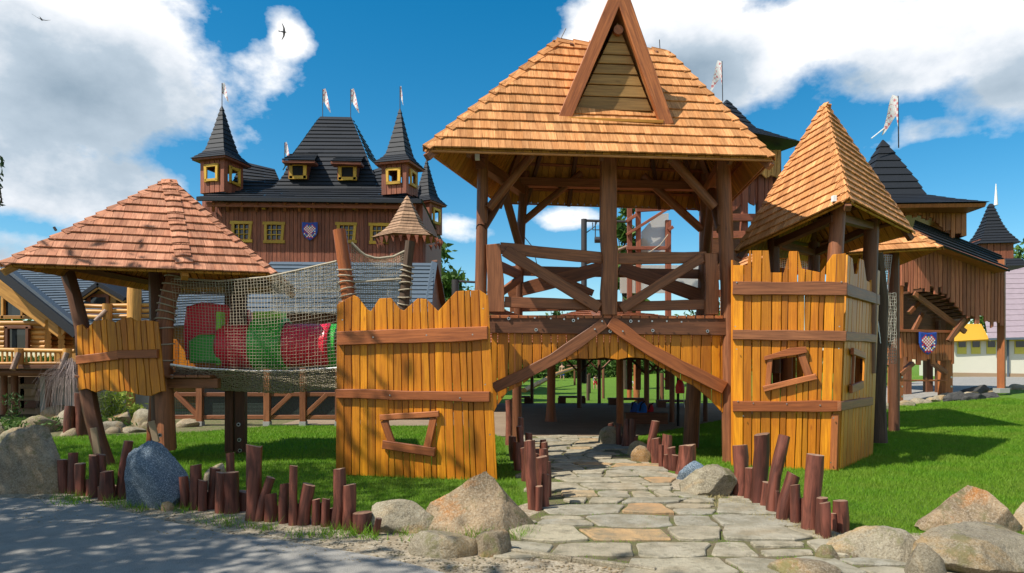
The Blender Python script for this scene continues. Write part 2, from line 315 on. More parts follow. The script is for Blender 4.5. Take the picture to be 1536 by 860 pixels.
def slab(mb, poly, nv, th, along=None, bev=.004, rnd=None, m=0):
    poly = [V(p) for p in poly]; nv = V(nv).normalized(); k = len(poly)
    ar = V((0, 0, 0))
    for i in range(k): ar += (poly[i] - poly[0]).cross(poly[(i + 1) % k] - poly[0])
    if ar.dot(nv) < 0: poly.reverse()
    al = V(along).normalized() if along is not None else (poly[1] - poly[0]).normalized()
    al = (al - nv * al.dot(nv)).normalized(); ac = al.cross(nv)
    ins = []
    for i in range(k):
        e1 = (poly[i] - poly[i - 1]); e2 = (poly[(i + 1) % k] - poly[i])
        if e1.length < 1e-6 or e2.length < 1e-6: ins.append(poly[i] * 1); continue
        n1 = nv.cross(e1.normalized()); n2 = nv.cross(e2.normalized()); q = 1 + n1.dot(n2)
        ins.append(poly[i] + (n1 + n2) * (bev / max(q, .35)))
    vs = ins + [p - nv * bev for p in poly] + [p - nv * th for p in poly]
    fs = [tuple(range(k))]; ru, rv = R() * 50, R() * 50
    def uvp(p): return (p.dot(ac) + p.dot(nv) + ru, p.dot(al) + rv)
    for i in range(k):
        j = (i + 1) % k; fs.append((k + i, k + j, j, i)); fs.append((2 * k + i, 2 * k + j, k + j, k + i))
    fs.append(tuple(range(3 * k - 1, 2 * k - 1, -1)))
    return mb.add(vs, fs, [[uvp(vs[q]) for q in f] for f in fs], rnd, m)
def beam(mb, a, b, w, t, nv, wav=0, segs=7, seed=None, rnd=None, bev=.008, m=0, w2=None, bow=0):
    """timber from a to b: face width w across, thickness t behind the face whose normal is nv"""
    a, b = V(a), V(b); nv = V(nv); ax = (b - a); L = ax.length; ax.normalize(); nv = (nv - ax * nv.dot(ax)).normalized(); s = nv.cross(ax)
    seed = R() * 99 if seed is None else seed; w2 = w if w2 is None else w2; up, dn = [], []
    for i in range(segs + 1):
        f = i / segs; c = a + ax * (L * f) + s * (bow * math.sin(math.pi * f)); ww = (w + (w2 - w) * f) / 2
        n1 = wav * noise.noise(V((seed, f * L * 2.1, 0))); n2 = wav * noise.noise(V((seed + 31, f * L * 2.1, 5))); n3 = wav * .8 * noise.noise(V((seed + 7, f * L * .9, 9)))
        up.append(c + s * (ww + n1 + n3)); dn.append(c - s * (ww + n2 - n3))
    return slab(mb, up + dn[::-1], nv, t, ax, bev, rnd, m)
def box(mb, c, sx, sy, sz, rot=0, rnd=None, m=0, bev=.004):
    c = V(c); ca, sa = math.cos(rot), math.sin(rot); ux, uy = V((ca, sa, 0)) * sx / 2, V((-sa, ca, 0)) * sy / 2
    p = [c - ux - uy, c + ux - uy, c + ux - uy + V((0, 0, sz)), c - ux - uy + V((0, 0, sz))]
    return slab(mb, p, -uy, sy, V((0, 0, 1)) if sz >= sx else ux, min(bev, sx / 4, sy / 4, sz / 4), rnd, m)
def one(fn, *a, **k): mb = MB(); fn(mb, *a, **k); return mb
def interp(pts, x):
    if x <= pts[0][0]: return pts[0][1]
    for (x0, y0), (x1, y1) in zip(pts, pts[1:]):
        if x <= x1: return y0 + (y1 - y0) * (x - x0) / max(1e-6, x1 - x0)
    return pts[-1][1]
def board_wall(pl, parent, xt, xb, yr, nb, top, bot, holes=(), th=.03, mat='yellow_stain', name='board', gap=1.15, wav=1.3, off=0, jit=.34, rag=0, joined=None, crisp=False):
    """upright boards on plane pl; outlines are given as seen in the photograph and fall onto that plane"""
    def part(n, a, b):
        ws = [1 + U(-jit, jit) for _ in range(n)]; t = sum(ws); c = 0; o = [a]
        for w in ws: c += w; o.append(a + (b - a) * c / t)
        return o
    T = part(nb, *xt); B = [xb[0] + (x - xt[0]) * (xb[1] - xb[0]) / (xt[1] - xt[0]) + (U(-1.6, 1.6) if 0 < i < nb else 0) for i, x in enumerate(T)]
    def X(i, y):
        f = (y - yr[0]) / (yr[1] - yr[0]); return T[i] + (B[i] - T[i]) * f
    for h in holes:
        ym = (h['t'][0][1] + h['b'][0][1]) / 2
        for hx in (h['x'][0], h['x'][1]):
            i = min(range(1, nb), key=lambda q: abs(X(q, ym) - hx)); dx = hx - X(i, ym); T[i] += dx; B[i] += dx
    sd = [R() * 99 for _ in range(nb + 1)]
    def edge(i, y): return X(i, y) + (wav * noise.noise(V((sd[i], y * .022, 0))) * 1.4 if 0 < i < nb else 0)
    for i in range(nb):
        spans = [(top, bot)]
        for h in holes:
            ym = (h['t'][0][1] + h['b'][0][1]) / 2; xm = (X(i, ym) + X(i + 1, ym)) / 2
            if h['x'][0] - .5 < xm < h['x'][1] + .5: spans = [(top, h['t']), (h['b'], bot)]
        dz = U(0, .010); rr = R()
        for tp, bt in spans:
            xm = (T[i] + T[i + 1]) / 2; y0 = interp(tp, xm); y1 = interp(bt, xm) + U(-rag, rag); g = gap / 2
            if y1 - y0 < 3: continue
            ls = [(edge(i, y0 + (y1 - y0) * k / 4) + g, y0 + (y1 - y0) * k / 4) for k in range(5)]
            rs = [(edge(i + 1, y0 + (y1 - y0) * k / 4) - g, y0 + (y1 - y0) * k / 4) for k in range(5)]
            ls[0] = (ls[0][0], interp(tp, ls[0][0])); rs[0] = (rs[0][0], interp(tp, rs[0][0])); ls[4] = (ls[4][0], interp(bt, ls[4][0]) if not rag else y1 - U(0, rag * .7)); rs[4] = (rs[4][0], interp(bt, rs[4][0]) if not rag else y1 - U(0, rag * .7))
            midt = [(x, y) for x, y in tp if ls[0][0] + .8 < x < rs[0][0] - .8]
            pts = ls[::-1] + midt + rs
            mb = one(slab, [pl.at(x, y, off + dz) for x, y in pts], pl.n, th, V((0, 0, 1)), .005, rr)
            if joined is not None: joined.join(mb)
            else: link(name, mb, mat, parent)
class Pieces:                                          # single pieces up to a limit, the rest one joined part
    def __init__(s): s.l = []
    def flush(s, parent, mats, name, rest, limit=300):
        for mb in s.l[:limit]: link(name, mb, mats, parent)
        if s.l[limit:]:
            a = MB()
            for mb in s.l[limit:]: a.join(mb)
            link(rest, a, mats, parent, kind='stuff')
def face_fn(e0, e1, t0, t1):
    e0, e1, t0, t1 = V(e0), V(e1), V(t0), V(t1); ux = (e1 - e0).normalized()
    n = (e1 - e0).cross(((t0 + t1) / 2) - (e0 + e1) / 2).normalized()
    if n.z < 0: n = -n
    Lf = lambda v: e0.lerp(t0, v); Rf = lambda v: e1.lerp(t1, v)
    return ux, n, Lf, Rf
def shingles(P, e0, e1, t0, t1, nc, w=.11, th=.024, lift=.018, skip=None):
    ux, n, Lf, Rf = face_fn(e0, e1, t0, t1); e0 = V(e0)
    for k in range(nc):
        v0 = k / nc; v1 = min(1, (k + 1.25) / nc); a0 = (Lf(v0) - e0).dot(ux); b0 = (Rf(v0) - e0).dot(ux); a1 = (Lf(v1) - e0).dot(ux); b1 = (Rf(v1) - e0).dot(ux)
        u = a0 - R() * w
        while u < b0 - .01:
            ww = w * U(.75, 1.3); p, q = max(u, a0), min(u + ww, b0); p1, q1 = max(min(max(u, a1), b1), a1), min(max(u + ww, a1), b1); u += ww
            if q - p < .012: continue
            dv = U(-.10, .10) / nc * .2 if k else 0
            def pt(uu, v, lo, hi):
                s = max(0., min(1., (uu - lo) / max(1e-4, hi - lo))); return Lf(v).lerp(Rf(v), s)
            A, B, C, D = pt(p + .002, v0 + dv, a0, b0), pt(q - .002, v0 + dv, a0, b0), pt(q1 - .001, v1, a1, b1), pt(p1 + .001, v1, a1, b1)
            if skip and skip((A + B + C + D) / 4): continue
            lf = lift + U(0, .006); o = [A + n * (lf + th), B + n * (lf + th), C + n * th * .5, D + n * th * .5]; i_ = [A + n * lf, B + n * lf, C - n * th * .4, D - n * th * .4]
            vs = o + i_; fs = [(0, 1, 2, 3), (7, 6, 5, 4), (0, 4, 5, 1), (1, 5, 6, 2), (2, 6, 7, 3), (3, 7, 4, 0)]
            sl_ = (C - B).normalized() if (C - B).length > 1e-5 else (D - A).normalized(); ru, rv = R() * 50, R() * 50
            mb = MB(); mb.add(vs, fs, [[(vs[q_].dot(ux) + ru, vs[q_].dot(sl_) + rv) for q_ in f] for f in fs]); P.l.append(mb)
def deck(mb, e0, e1, t0, t1, th=.03, w=.13, skip=None):    # sheathing boards below the shingles, running up the slope
    ux, n, Lf, Rf = face_fn(e0, e1, t0, t1); e0 = V(e0); W = (V(e1) - e0).length; k = max(2, int(W / w))
    for i in range(k):
        a, b = W * i / k + .004, W * (i + 1) / k - .004; md = (a + b) / 2
        lo, hi = 0., 1.
        def inside(v): return (Lf(v) - e0).dot(ux) <= md <= (Rf(v) - e0).dot(ux)
        if not inside(1.):
            for _ in range(14):
                m_ = (lo + hi) / 2
                if inside(m_): lo = m_
                else: hi = m_
            vt = lo
        else: vt = 1.
        def pt(u, v):
            l, r = (Lf(v) - e0).dot(ux), (Rf(v) - e0).dot(ux); return Lf(v).lerp(Rf(v), min(1, max(0, (u - l) / max(1e-5, r - l))))
        slab(mb, [q - n * .016 for q in (pt(a, 0), pt(b, 0), pt(b, vt), pt(a, vt))], n, th, V(t0) - e0 if vt == 1 else n.cross(ux), .003)
def hip_caps(parent, lo, hi, n, w, nL, nR, mat, th=.02, lift=.035, name='hip_cap', start=0):
    lo, hi = V(lo), V(hi); ax = (hi - lo).normalized()
    for k in range(n):
        a = lo.lerp(hi, k / n); b = lo.lerp(hi, min(1, (k + 1.2) / n)); mb = MB(); up = (V(nL) + V(nR)).normalized()
        rr = R()
        for nn, sg in ((V(nL), 1), (V(nR), -1)):
            s = nn.cross(ax).normalized()
            if s.dot(V(nR) - V(nL)) * sg > 0: s = -s
            A, B = a + up * (lift + .02), b + up * (lift - .012)
            slab(mb, [A, B, B + s * w, A + s * w * U(.95, 1.08)], nn, th, ax, .003, rr)
        link(name, mb, mat, parent)
def courses(mb, e0, e1, t0, t1, nc, th=.05, tile=.33):   # stepped tile courses on a far roof
    ux, n, Lf, Rf = face_fn(e0, e1, t0, t1)
    for k in range(nc):
        v0, v1 = k / nc, (k + 1) / nc; A, B, C, D = Lf(v0) + n * th, Rf(v0) + n * th, Rf(v1) + n * .006, Lf(v1) + n * .006
        W = (B - A).length; m_ = max(1, int(W / tile / 2))
        for i in range(m_):
            s0, s1 = i / m_, (i + 1) / m_; h = U(0, .012)
            a, b, c, d = A.lerp(B, s0) + n * h, A.lerp(B, s1) + n * h, D.lerp(C, s1), D.lerp(C, s0); vs = [a, b, c, d, a - n * (th + h), b - n * (th + h)]
            mb.add(vs, [(0, 1, 2, 3), (4, 5, 1, 0)], [[(0, 0)] * 4, [(0, 0)] * 4])
def spire(mb, c, prof, ns=4, rot=0, th=.05, squash=1.0, cap=True, per=6, sq_rot=None):
    """stepped pointed roof: prof = [(z, radius)] from the eave up"""
    def ring(z, r): return [V((c[0] + math.cos(rot + 2 * math.pi * j / ns) * r, c[1] + math.sin(rot + 2 * math.pi * j / ns) * r * squash, z)) for j in range(ns)]
    dense = []
    tot = sum(abs(b[0] - a[0]) + abs(b[1] - a[1]) for a, b in zip(prof, prof[1:])); 
    for a, b in zip(prof, prof[1:]):
        k = max(1, round(per * (abs(b[0] - a[0]) + abs(b[1] - a[1])) / tot))
        for i in range(k): dense.append((a[0] + (b[0] - a[0]) * i / k, a[1] + (b[1] - a[1]) * i / k))
    dense.append(prof[-1])
    for a, b in zip(dense, dense[1:]):
        lo, hi = ring(a[0], a[1] + th), ring(b[0], max(.004, b[1])); un = ring(a[0], max(.0, a[1] - .01)); vs = lo + hi + un
        fs = [(j, (j + 1) % ns, ns + (j + 1) % ns, ns + j) for j in range(ns)] + [(2 * ns + j, 2 * ns + (j + 1) % ns, (j + 1) % ns, j) for j in range(ns)]
        mb.add(vs, fs, [[(vs[q].x, vs[q].z) for q in f] for f in fs])
    base = ring(prof[0][0], prof[0][1]); mb.add(base, [tuple(range(ns))[::-1]], [[(0, 0)] * ns])
def ico(sub):
    bm = bmesh.new(); bmesh.ops.create_icosphere(bm, subdivisions=sub, radius=1); v = np.array([x.co[:] for x in bm.verts]); f = [tuple(q.index for q in x.verts) for x in bm.faces]; bm.free(); return v, f
ICO = {k: ico(k) for k in (2, 3, 4, 5)}
def rock_mb(c, sx, sy, sz, seed=0, sub=4, cuts=9, rough=.10, rot=0, peak=None, flat_z=-.35):
    """a stone: cut planes over a noisy ball, c = centre of its foot"""
    v, f = ICO[sub]; rs = random.Random(seed); pl_ = []
    for _ in range(cuts):
        n = V((rs.gauss(0, 1), rs.gauss(0, 1), rs.gauss(0, .8))).normalized(); pl_.append((n, rs.uniform(.55, .84)))
    ca, sa = math.cos(rot), math.sin(rot); out = []
    for p in v:
        p = V(p); q = p * 1.0
        nz = noise.fractal(p * 1.6 + V((seed * 3.7, 0, 0)), .75, 2.1, 6); nz2 = noise.noise(p * 7 + V((seed, 5, 0)))
        q *= 1 + rough * 1.2 * nz
        for n, d in pl_:
            e = q.dot(n) - d
            if e > 0: q -= n * e * .97
        nz3 = abs(noise.noise(p * 3.1 + V((0, seed * 1.3, 2)))); q *= 1 + rough * .18 * nz2 - rough * .9 * max(0, .14 - nz3) * 3 + rough * .10 * noise.noise(p * 17)
        z = q.z
        if peak: 
            t = max(0, (z + .3) / 1.1); q.x = q.x * (1 - peak[2] * t) + peak[0] * t; q.y = q.y * (1 - peak[2] * t) + peak[1] * t
        x, y = q.x * sx, q.y * sy; out.append((c[0] + x * ca - y * sa, c[1] + x * sa + y * ca, c[2] + (max(z, flat_z) - flat_z) * sz / (.85 - flat_z) - .03))
    mb = MB(); mb.add(out, f, [[(0, 0)] * 3] * len(f)); return mb
def leaf_mesh(name, pos, nrm_jit, size, mat, parent=None, kind=None, asp=1.7, hang=0, **kw):
    """many small leaf faces at pos (N,3)"""
    n = len(pos); a = rng.normal(size=(n, 3)); a[:, 2] -= hang; a /= np.linalg.norm(a, axis=1)[:, None]; b = rng.normal(size=(n, 3)); b -= (b * a).sum(1)[:, None] * a; b /= np.linalg.norm(b, axis=1)[:, None]
    s = size * rng.uniform(.6, 1.3, n)[:, None]; v = np.stack([pos - a * s * asp, pos + b * s * .6, pos + a * s * asp, pos - b * s * .6], 1).reshape(-1, 3)
    o = v.mean(0); o[2] = v[:, 2].min(); me = bpy.data.meshes.new(name)
    me.vertices.add(4 * n); me.vertices.foreach_set('co', (v - o).astype(np.float32).ravel()); me.loops.add(4 * n); me.loops.foreach_set('vertex_index', np.arange(4 * n, dtype=np.int32))
    me.polygons.add(n); me.polygons.foreach_set('loop_start', np.arange(0, 4 * n, 4, dtype=np.int32)); me.update(calc_edges=True)
    at_ = me.attributes.new('rnd', 'FLOAT', 'FACE'); at_.data.foreach_set('value', rng.random(n).astype(np.float32)); me.materials.append(M[mat])
    ob = bpy.data.objects.new(name, me); COL.objects.link(ob); o = V(o.tolist())
    if parent: ob.parent = parent; ob.location = o - WO[parent.name]
    else: ob.location = o
    WO[ob.name] = o
    if kind: ob['kind'] = kind
    for k_, v_ in kw.items(): ob[k_] = v_
    return ob
def crown_pts(c, rx, ry, rz, nclump, per, spread, shell=.55):
    cs = []
    while len(cs) < nclump:
        p = rng.uniform(-1, 1, 3); l = np.linalg.norm(p)
        if shell * rng.random() < l < 1: cs.append(p * np.array([rx, ry, rz]) * (1 + .12 * rng.normal()))
    cs = np.array(cs); sz = spread * rng.uniform(.6, 1.4, nclump)
    pos = cs[:, None, :] + rng.normal(size=(nclump, per, 3)) * sz[:, None, None] * np.array([1, 1, .75]); return pos.reshape(-1, 3) + np.array(c), cs + np.array(c)
def tree(base, h, r, label, mat='leaf', nclump=60, per=160, leaf=.09, trunk=.16, crown_z=.62, rz=None, group=None, ry=None, clear=None):
    base = V(base); t = thing('tree', label, 'tree', base, group); cz = h * crown_z; rz = rz or h * (1 - crown_z)
    pos, cs = crown_pts((base.x, base.y, base.z + cz), r, ry or r, rz, nclump, per, r * .17)
    if clear is not None: pos = pos[clear(pos)]
    mb = MB(); tube(mb, [base, base + V((U(-.1, .1), 0, cz * .5)), base + V((U(-.2, .2), U(-.1, .1), cz)), base + V((0, 0, cz + rz * .6))], [trunk, trunk * .8, trunk * .55, trunk * .15], 8)
    link('trunk', mb, 'bark', t, smooth=True)
    lb = MB()
    for k in range(0, len(cs), 3):
        e = V(cs[k].tolist()); s = base + V((0, 0, cz * U(.55, .95))); 
        if clear is not None and not clear(np.array([e[:]]))[0]: continue
        tube(lb, [s, s.lerp(e, .5) + V((0, 0, .15)), e], [trunk * .3, trunk * .18, .012], 5, rnd=.5)
    if lb.v: link('limbs', lb, 'bark', t)
    leaf_mesh('crown', pos, 1, leaf, mat, t); return t
def flag(parent_label, top, bot, w, mat, group, tri=True, dirx=1, r=.02):
    t = thing('flag', parent_label, 'flag', bot, group)
    link('flagpole', one(tube, [bot, top], r, 6), 'dark_steel', t)
    top, bot = V(top), V(bot); L = (top - bot).length; mb = MB(); n = 9; vs = []
    for i in range(n + 1):
        f = i / n; c = top + V((w * dirx * (f ** .8) * .75, .06 * w * math.sin(f * 7), -L * (.08 + .70 * f))); hh = L * .20 * (1 - f) ** .7 + .01; ww = w * .28 * (1 - f)
        if i == 0: vs += [top + V((0, 0, -.02)), top + V((0, 0, -L * .62))]
        else: vs += [c + V((ww * dirx * .5, 0, hh)), c - V((ww * dirx * .6, -.03 * w, hh))]
    fs = [(2 * i, 2 * i + 1, 2 * i + 3, 2 * i + 2) for i in range(n)]
    k = len(vs); vs2 = vs + [p + V((0, .006, 0)) for p in vs]; fs2 = fs + [tuple(q + k for q in f[::-1]) for f in fs]
    mb.add(vs2, fs2, [[(0, 0)] * 4] * len(fs2), m=[0] * len(fs2)); link('cloth', mb, mat, t); return t
EAGLE = ["..a...a..", ".ab.g.ba.", "abaagaaba", "babababab", "abababab.", ".ababab.a", "b.babab.b", "a..aba..a", ".g.bab.g.", "..ababa..", "..b.a.b.."]
def shield(label, c, w, h, n, group):
    n = V(n).normalized(); ux = V((0, 0, 1)).cross(n).normalized(); uz = V((0, 0, 1)); c = V(c)
    t = thing('shield', label, 'shield', c - uz * h / 2, group)
    out = [(-.5, .5), (.0, .46), (.5, .5), (.5, .0), (.42, -.22), (.25, -.4), (0, -.52), (-.25, -.4), (-.42, -.22), (-.5, .0)]
    def P(x, y, o): return c + ux * (x * w) + uz * (y * h) + n * o
    link('shield_plate', one(slab, [P(x, y, .05) for x, y in out], n, .04, uz, .01), 'blue', t)
    link('shield_rim', one(slab, [P(x * 1.09, y * 1.07, .03) for x, y in out], n, .02, uz, .004), 'rim_blue', t)
    mb = MB(); rows = len(EAGLE); cw = .82 / 9; ch = .84 / rows
    for j, row in enumerate(EAGLE):
        for i, k in enumerate(row):
            if k == '.': continue
            x0 = -.41 + i * cw; y0 = .40 - (j + 1) * ch; mi = 2 if k == 'g' else ((i + j) % 2)
            slab(mb, [P(x0, y0, .056), P(x0 + cw * .98, y0, .056), P(x0 + cw * .98, y0 + ch * .98, .056), P(x0, y0 + ch * .98, .056)], n, .008, uz, .001, m=mi)
    link('eagle_emblem', mb, ['red', 'white', 'gold'], t); return t
plain('rim_blue', (.03, .10, .42), .5, .3)
def sheet(name, poly, off, mat, kind='structure', step=None, z0=0., parent=None):
    bm = bmesh.new(); f = bm.faces.new([bm.verts.new((x, y, 0)) for x, y in poly])
    if step:
        xs = [p[0] for p in poly]; ys = [p[1] for p in poly]
        for ax, lo, hi in ((0, min(xs), max(xs)), (1, min(ys), max(ys))):
            q = math.ceil(lo / step) * step
            while q < hi:
                bmesh.ops.bisect_plane(bm, geom=bm.verts[:] + bm.edges[:] + bm.faces[:], dist=1e-5, plane_co=(q, 0, 0) if ax == 0 else (0, q, 0), plane_no=(1, 0, 0) if ax == 0 else (0, 1, 0)); q += step
    for v in bm.verts: v.co.z = H(v.co.x, v.co.y) + off
    bmesh.ops.recalc_face_normals(bm, faces=bm.faces[:])
    for f in bm.faces:
        if f.normal.z < 0: f.normal_flip()
    me = bpy.data.meshes.new(name); bm.to_mesh(me); bm.free(); me.materials.append(M[mat]); ob = bpy.data.objects.new(name, me); COL.objects.link(ob); WO[ob.name] = V((0, 0, 0))
    ob['kind'] = kind; return ob
def in_poly(x, y, poly):
    c = np.zeros(len(x), bool); n = len(poly)
    for i in range(n):
        x0, y0 = poly[i]; x1, y1 = poly[(i + 1) % n]
        if y0 == y1: continue
        c ^= ((y0 > y) != (y1 > y)) & (x < (x1 - x0) * (y - y0) / (y1 - y0) + x0)
    return c
# ================================================================ the ground
def ground_grid():
    xs = sorted(set([-900, -500, -250, -120, -80, -55] + list(range(-40, -9, 3)) + [x * .5 for x in range(-18, 61)] + list(range(31, 80, 3)) + [90, 120, 250, 500, 900]))
    ys = sorted(set([-300, -100, -30, -10, -2] + [y * .5 for y in range(0, 81)] + list(range(42, 90, 4)) + [100, 140, 250, 500, 900, 1500]))
    vs = [(x, y, H(x, y)) for y in ys for x in xs]; nx = len(xs); fs = [(j * nx + i, j * nx + i + 1, (j + 1) * nx + i + 1, (j + 1) * nx + i) for j in range(len(ys) - 1) for i in range(nx - 1)]
    me = bpy.data.meshes.new('ground'); me.from_pydata(vs, [], fs); me.materials.append(M['lawn_mat']); ob = bpy.data.objects.new('ground', me); COL.objects.link(ob); ob['kind'] = 'structure'
ground_grid()
def g2(*pp): return [tuple(gpt(x, y)[:2]) for x, y in pp]
LAWN_L = [(-10, 11), (-7.4, 9.4), (-5.6, 8.6), (-4.2, 8.45), (-3.4, 7.7), (-2.4, 7.05), (-1.5, 6.8), (-.9, 6.9), (-.2, 7.2), (.15, 7.7), (.05, 9.5), (-.1, 12), (-.2, 14.6), (-1.2, 17.3), (-6, 17.3), (-7.3, 15.8), (-10, 14.6)]
LAWN_R = [(2.75, 8.6), (2.95, 7.2), (3.1, 6.4), (4.2, 6.2), (5.6, 5.9), (9, 6), (30, 12), (34, 30), (26, 29), (18.5, 25.2), (14.5, 23.0), (12.2, 22.7), (9.5, 23.5), (6, 19.2), (3.4, 15.6), (2.5, 14.2), (2.35, 12), (2.5, 10.2)]
VERGE = [(-12, 12), (-8, 9.3)] + g2((60, 744), (160, 750), (260, 768), (330, 788), (420, 800), (540, 812), (640, 800), (800, 790)) + [(.35, 9), (.3, 14.8), (2.0, 14.8), (2.5, 9.2), (2.95, 7.4), (3.1, 6.5), (5, 5.9), (8, 5), (8, 2.5), (-12, 2.5)]
ASPH = [(-60, 2), (-60, 22), (-20, 13)] + g2((-200, 742), (0, 748), (120, 754), (250, 784), (330, 802), (420, 813), (520, 830), (600, 845), (680, 866)) + [(.2, 4.4), (1.2, 3.4), (4, 2.2), (10, 1.5), (10, -6), (-60, -6)]
# a verge polygon reaching behind the log rows, the road on top of it
VERGE = [(-14, 13.2), (-7.6, 9.75), (-5.7, 8.75), (-4.2, 8.65), (-3.4, 7.9), (-2.4, 7.2), (-1.5, 6.95), (-.9, 7.0), (-.2, 7.3), (.2, 7.8), (.2, 14.9), (2.2, 14.9), (2.2, 10.2), (2.7, 8.9), (3.0, 7.2), (3.2, 6.5), (5.6, 6.1), (12, 6), (12, -3), (-14, -3)]
sheet('verge', VERGE, .008, 'sand'); sheet('road', ASPH, .016, 'asphalt_mat')
sheet('plaza', [(-6, 17.5), (-1.2, 17.2), (-.3, 14.85), (2.6, 14.85), (3.4, 15.7), (6, 19.3), (9.5, 23.6), (9, 27), (-6, 27)], .012, 'plaza_mat')
sheet('garden', [(-30, 16), (-10, 14.2), (-7.4, 15.6), (-6.1, 17.3), (-1.5, 17.5), (-1.5, 22), (-30, 24)], .008, 'garden_soil')
sheet('back_road', g2((1330, 608), (1354, 604), (1440, 594), (1536, 578), (1700, 572), (1700, 563), (1430, 566), (1300, 590)), .02, 'asphalt_mat', step=2)
PATH = [(-.12, 5.72), (1.05, 5.2), (1.9, 4.9), (3.0, 4.6), (3.15, 5.6), (2.9, 6.1), (2.72, 7.3), (2.55, 8.2), (1.98, 8.6), (2.05, 9.6), (2.1, 10.5), (1.95, 12.4), (1.95, 14.9), (.3, 14.9), (.35, 12.5), (.4, 10), (.42, 8.2), (.3, 7.3), (-.1, 6.5)]
path = sheet('path', PATH, .014, 'path_soil')
def paving():
    rs = random.Random(5); y = 4.55; k = 0
    def wl(k, x): return .10 * noise.noise(V((k * 3.3, x * 1.3, 0))) + .05 * noise.noise(V((k * 3.3, x * 4.2, 9)))
    rows = []
    while y < 15.2: rows.append(y); y += rs.uniform(.34, .56)
    for k in range(len(rows) - 1):
        y0, y1 = rows[k], rows[k + 1]; x = -.7 + rs.uniform(-.3, .3); sl = rs.uniform(-.1, .1)
        while x < 3.7:
            w = rs.choice([rs.uniform(.34, .55), rs.uniform(.5, .95)]); sl2 = rs.uniform(-.13, .13); cells = [(0, 1, x, w)]
            if w > .5 and rs.random() < .22: f = rs.uniform(.4, .6); cells = [(0, 1, x, w * f), (0, 1, x + w * f, w * (1 - f))]
            if w < .6 and y1 - y0 > .42 and rs.random() < .4: f = rs.uniform(.4, .6); cells = [(0, f, x, w), (f, 1, x, w)]
            for ci, (f0, f1, cx0, cw) in enumerate(cells):
                s0 = sl if cx0 == x else sl2 * .5; s1 = sl2 if abs(cx0 + cw - x - w) < 1e-6 else sl2 * .5; g = rs.uniform(.016, .034)
                def P(u, f): return (u, y0 + (y1 - y0) * f + wl(k, u) * (1 - f) + wl(k + 1, u) * f)
                n = max(2, int(cw / .16)); lo = []; hi = []
                for q in range(n + 1):
                    t = q / n; ul = cx0 + g + s0 * (f0 - .5) + (cw - 2 * g + (s1 - s0) * (f0 - .5)) * t; uh = cx0 + g + s0 * (f1 - .5) + (cw - 2 * g + (s1 - s0) * (f1 - .5)) * t
                    a, b = P(ul, f0), P(uh, f1); e = .035 if q in (0, n) else rs.uniform(-.016, .022); lo.append((a[0], a[1] + g + max(0, e))); hi.append((b[0], b[1] - g - max(0, e)))
                c0, c1 = rs.uniform(.02, .05), rs.uniform(.02, .05)
                ml = ((lo[0][0] + hi[0][0]) / 2 + rs.uniform(-.02, .015), (lo[0][1] + hi[0][1]) / 2); mr = ((lo[-1][0] + hi[-1][0]) / 2 + rs.uniform(-.015, .02), (lo[-1][1] + hi[-1][1]) / 2)
                lo[0] = (lo[0][0] + .01, lo[0][1]); hi[0] = (hi[0][0] + .01, hi[0][1])
                poly = lo + [(lo[-1][0] + .012, lo[-1][1] + c1), mr, (hi[-1][0] + .012, hi[-1][1] - c1)] + hi[::-1] + [(hi[0][0] - .012, hi[0][1] - c0), ml, (lo[0][0] - .012, lo[0][1] + c0)]
                mx = sum(q[0] for q in poly) / len(poly); my = sum(q[1] for q in poly) / len(poly)
                if not in_poly(np.array([mx]), np.array([my]), PATH)[0]: continue
                z = .034 + rs.uniform(-.007, .010); tx, ty = rs.uniform(-.014, .014), rs.uniform(-.014, .014); r_ = rs.random() * .82 if rs.random() < .87 else rs.uniform(.82, 1)
                mb = one(slab, [V((a, b, z + (a - mx) * tx + (b - my) * ty)) for a, b in poly], V((0, 0, 1)), .045, V((1, 0, 0)), .009, r_)
                link('paving_stone', mb, 'flagstone', path)
            x += w; sl = sl2
paving()
kerb = MB(); k0, k1 = gpt(748, 829), gpt(985, 862); nk = (k1 - k0).cross(V((0, 0, 1))).normalized()
for i in range(2): beam(kerb, k0.lerp(k1, i * .5) + V((0, 0, .05)), k0.lerp(k1, i * .5 + .495) + V((0, 0, .05)), .05, .07, V((0, 0, 1)), .003)
link('kerb', kerb, 'granite_pale', None, 'structure')
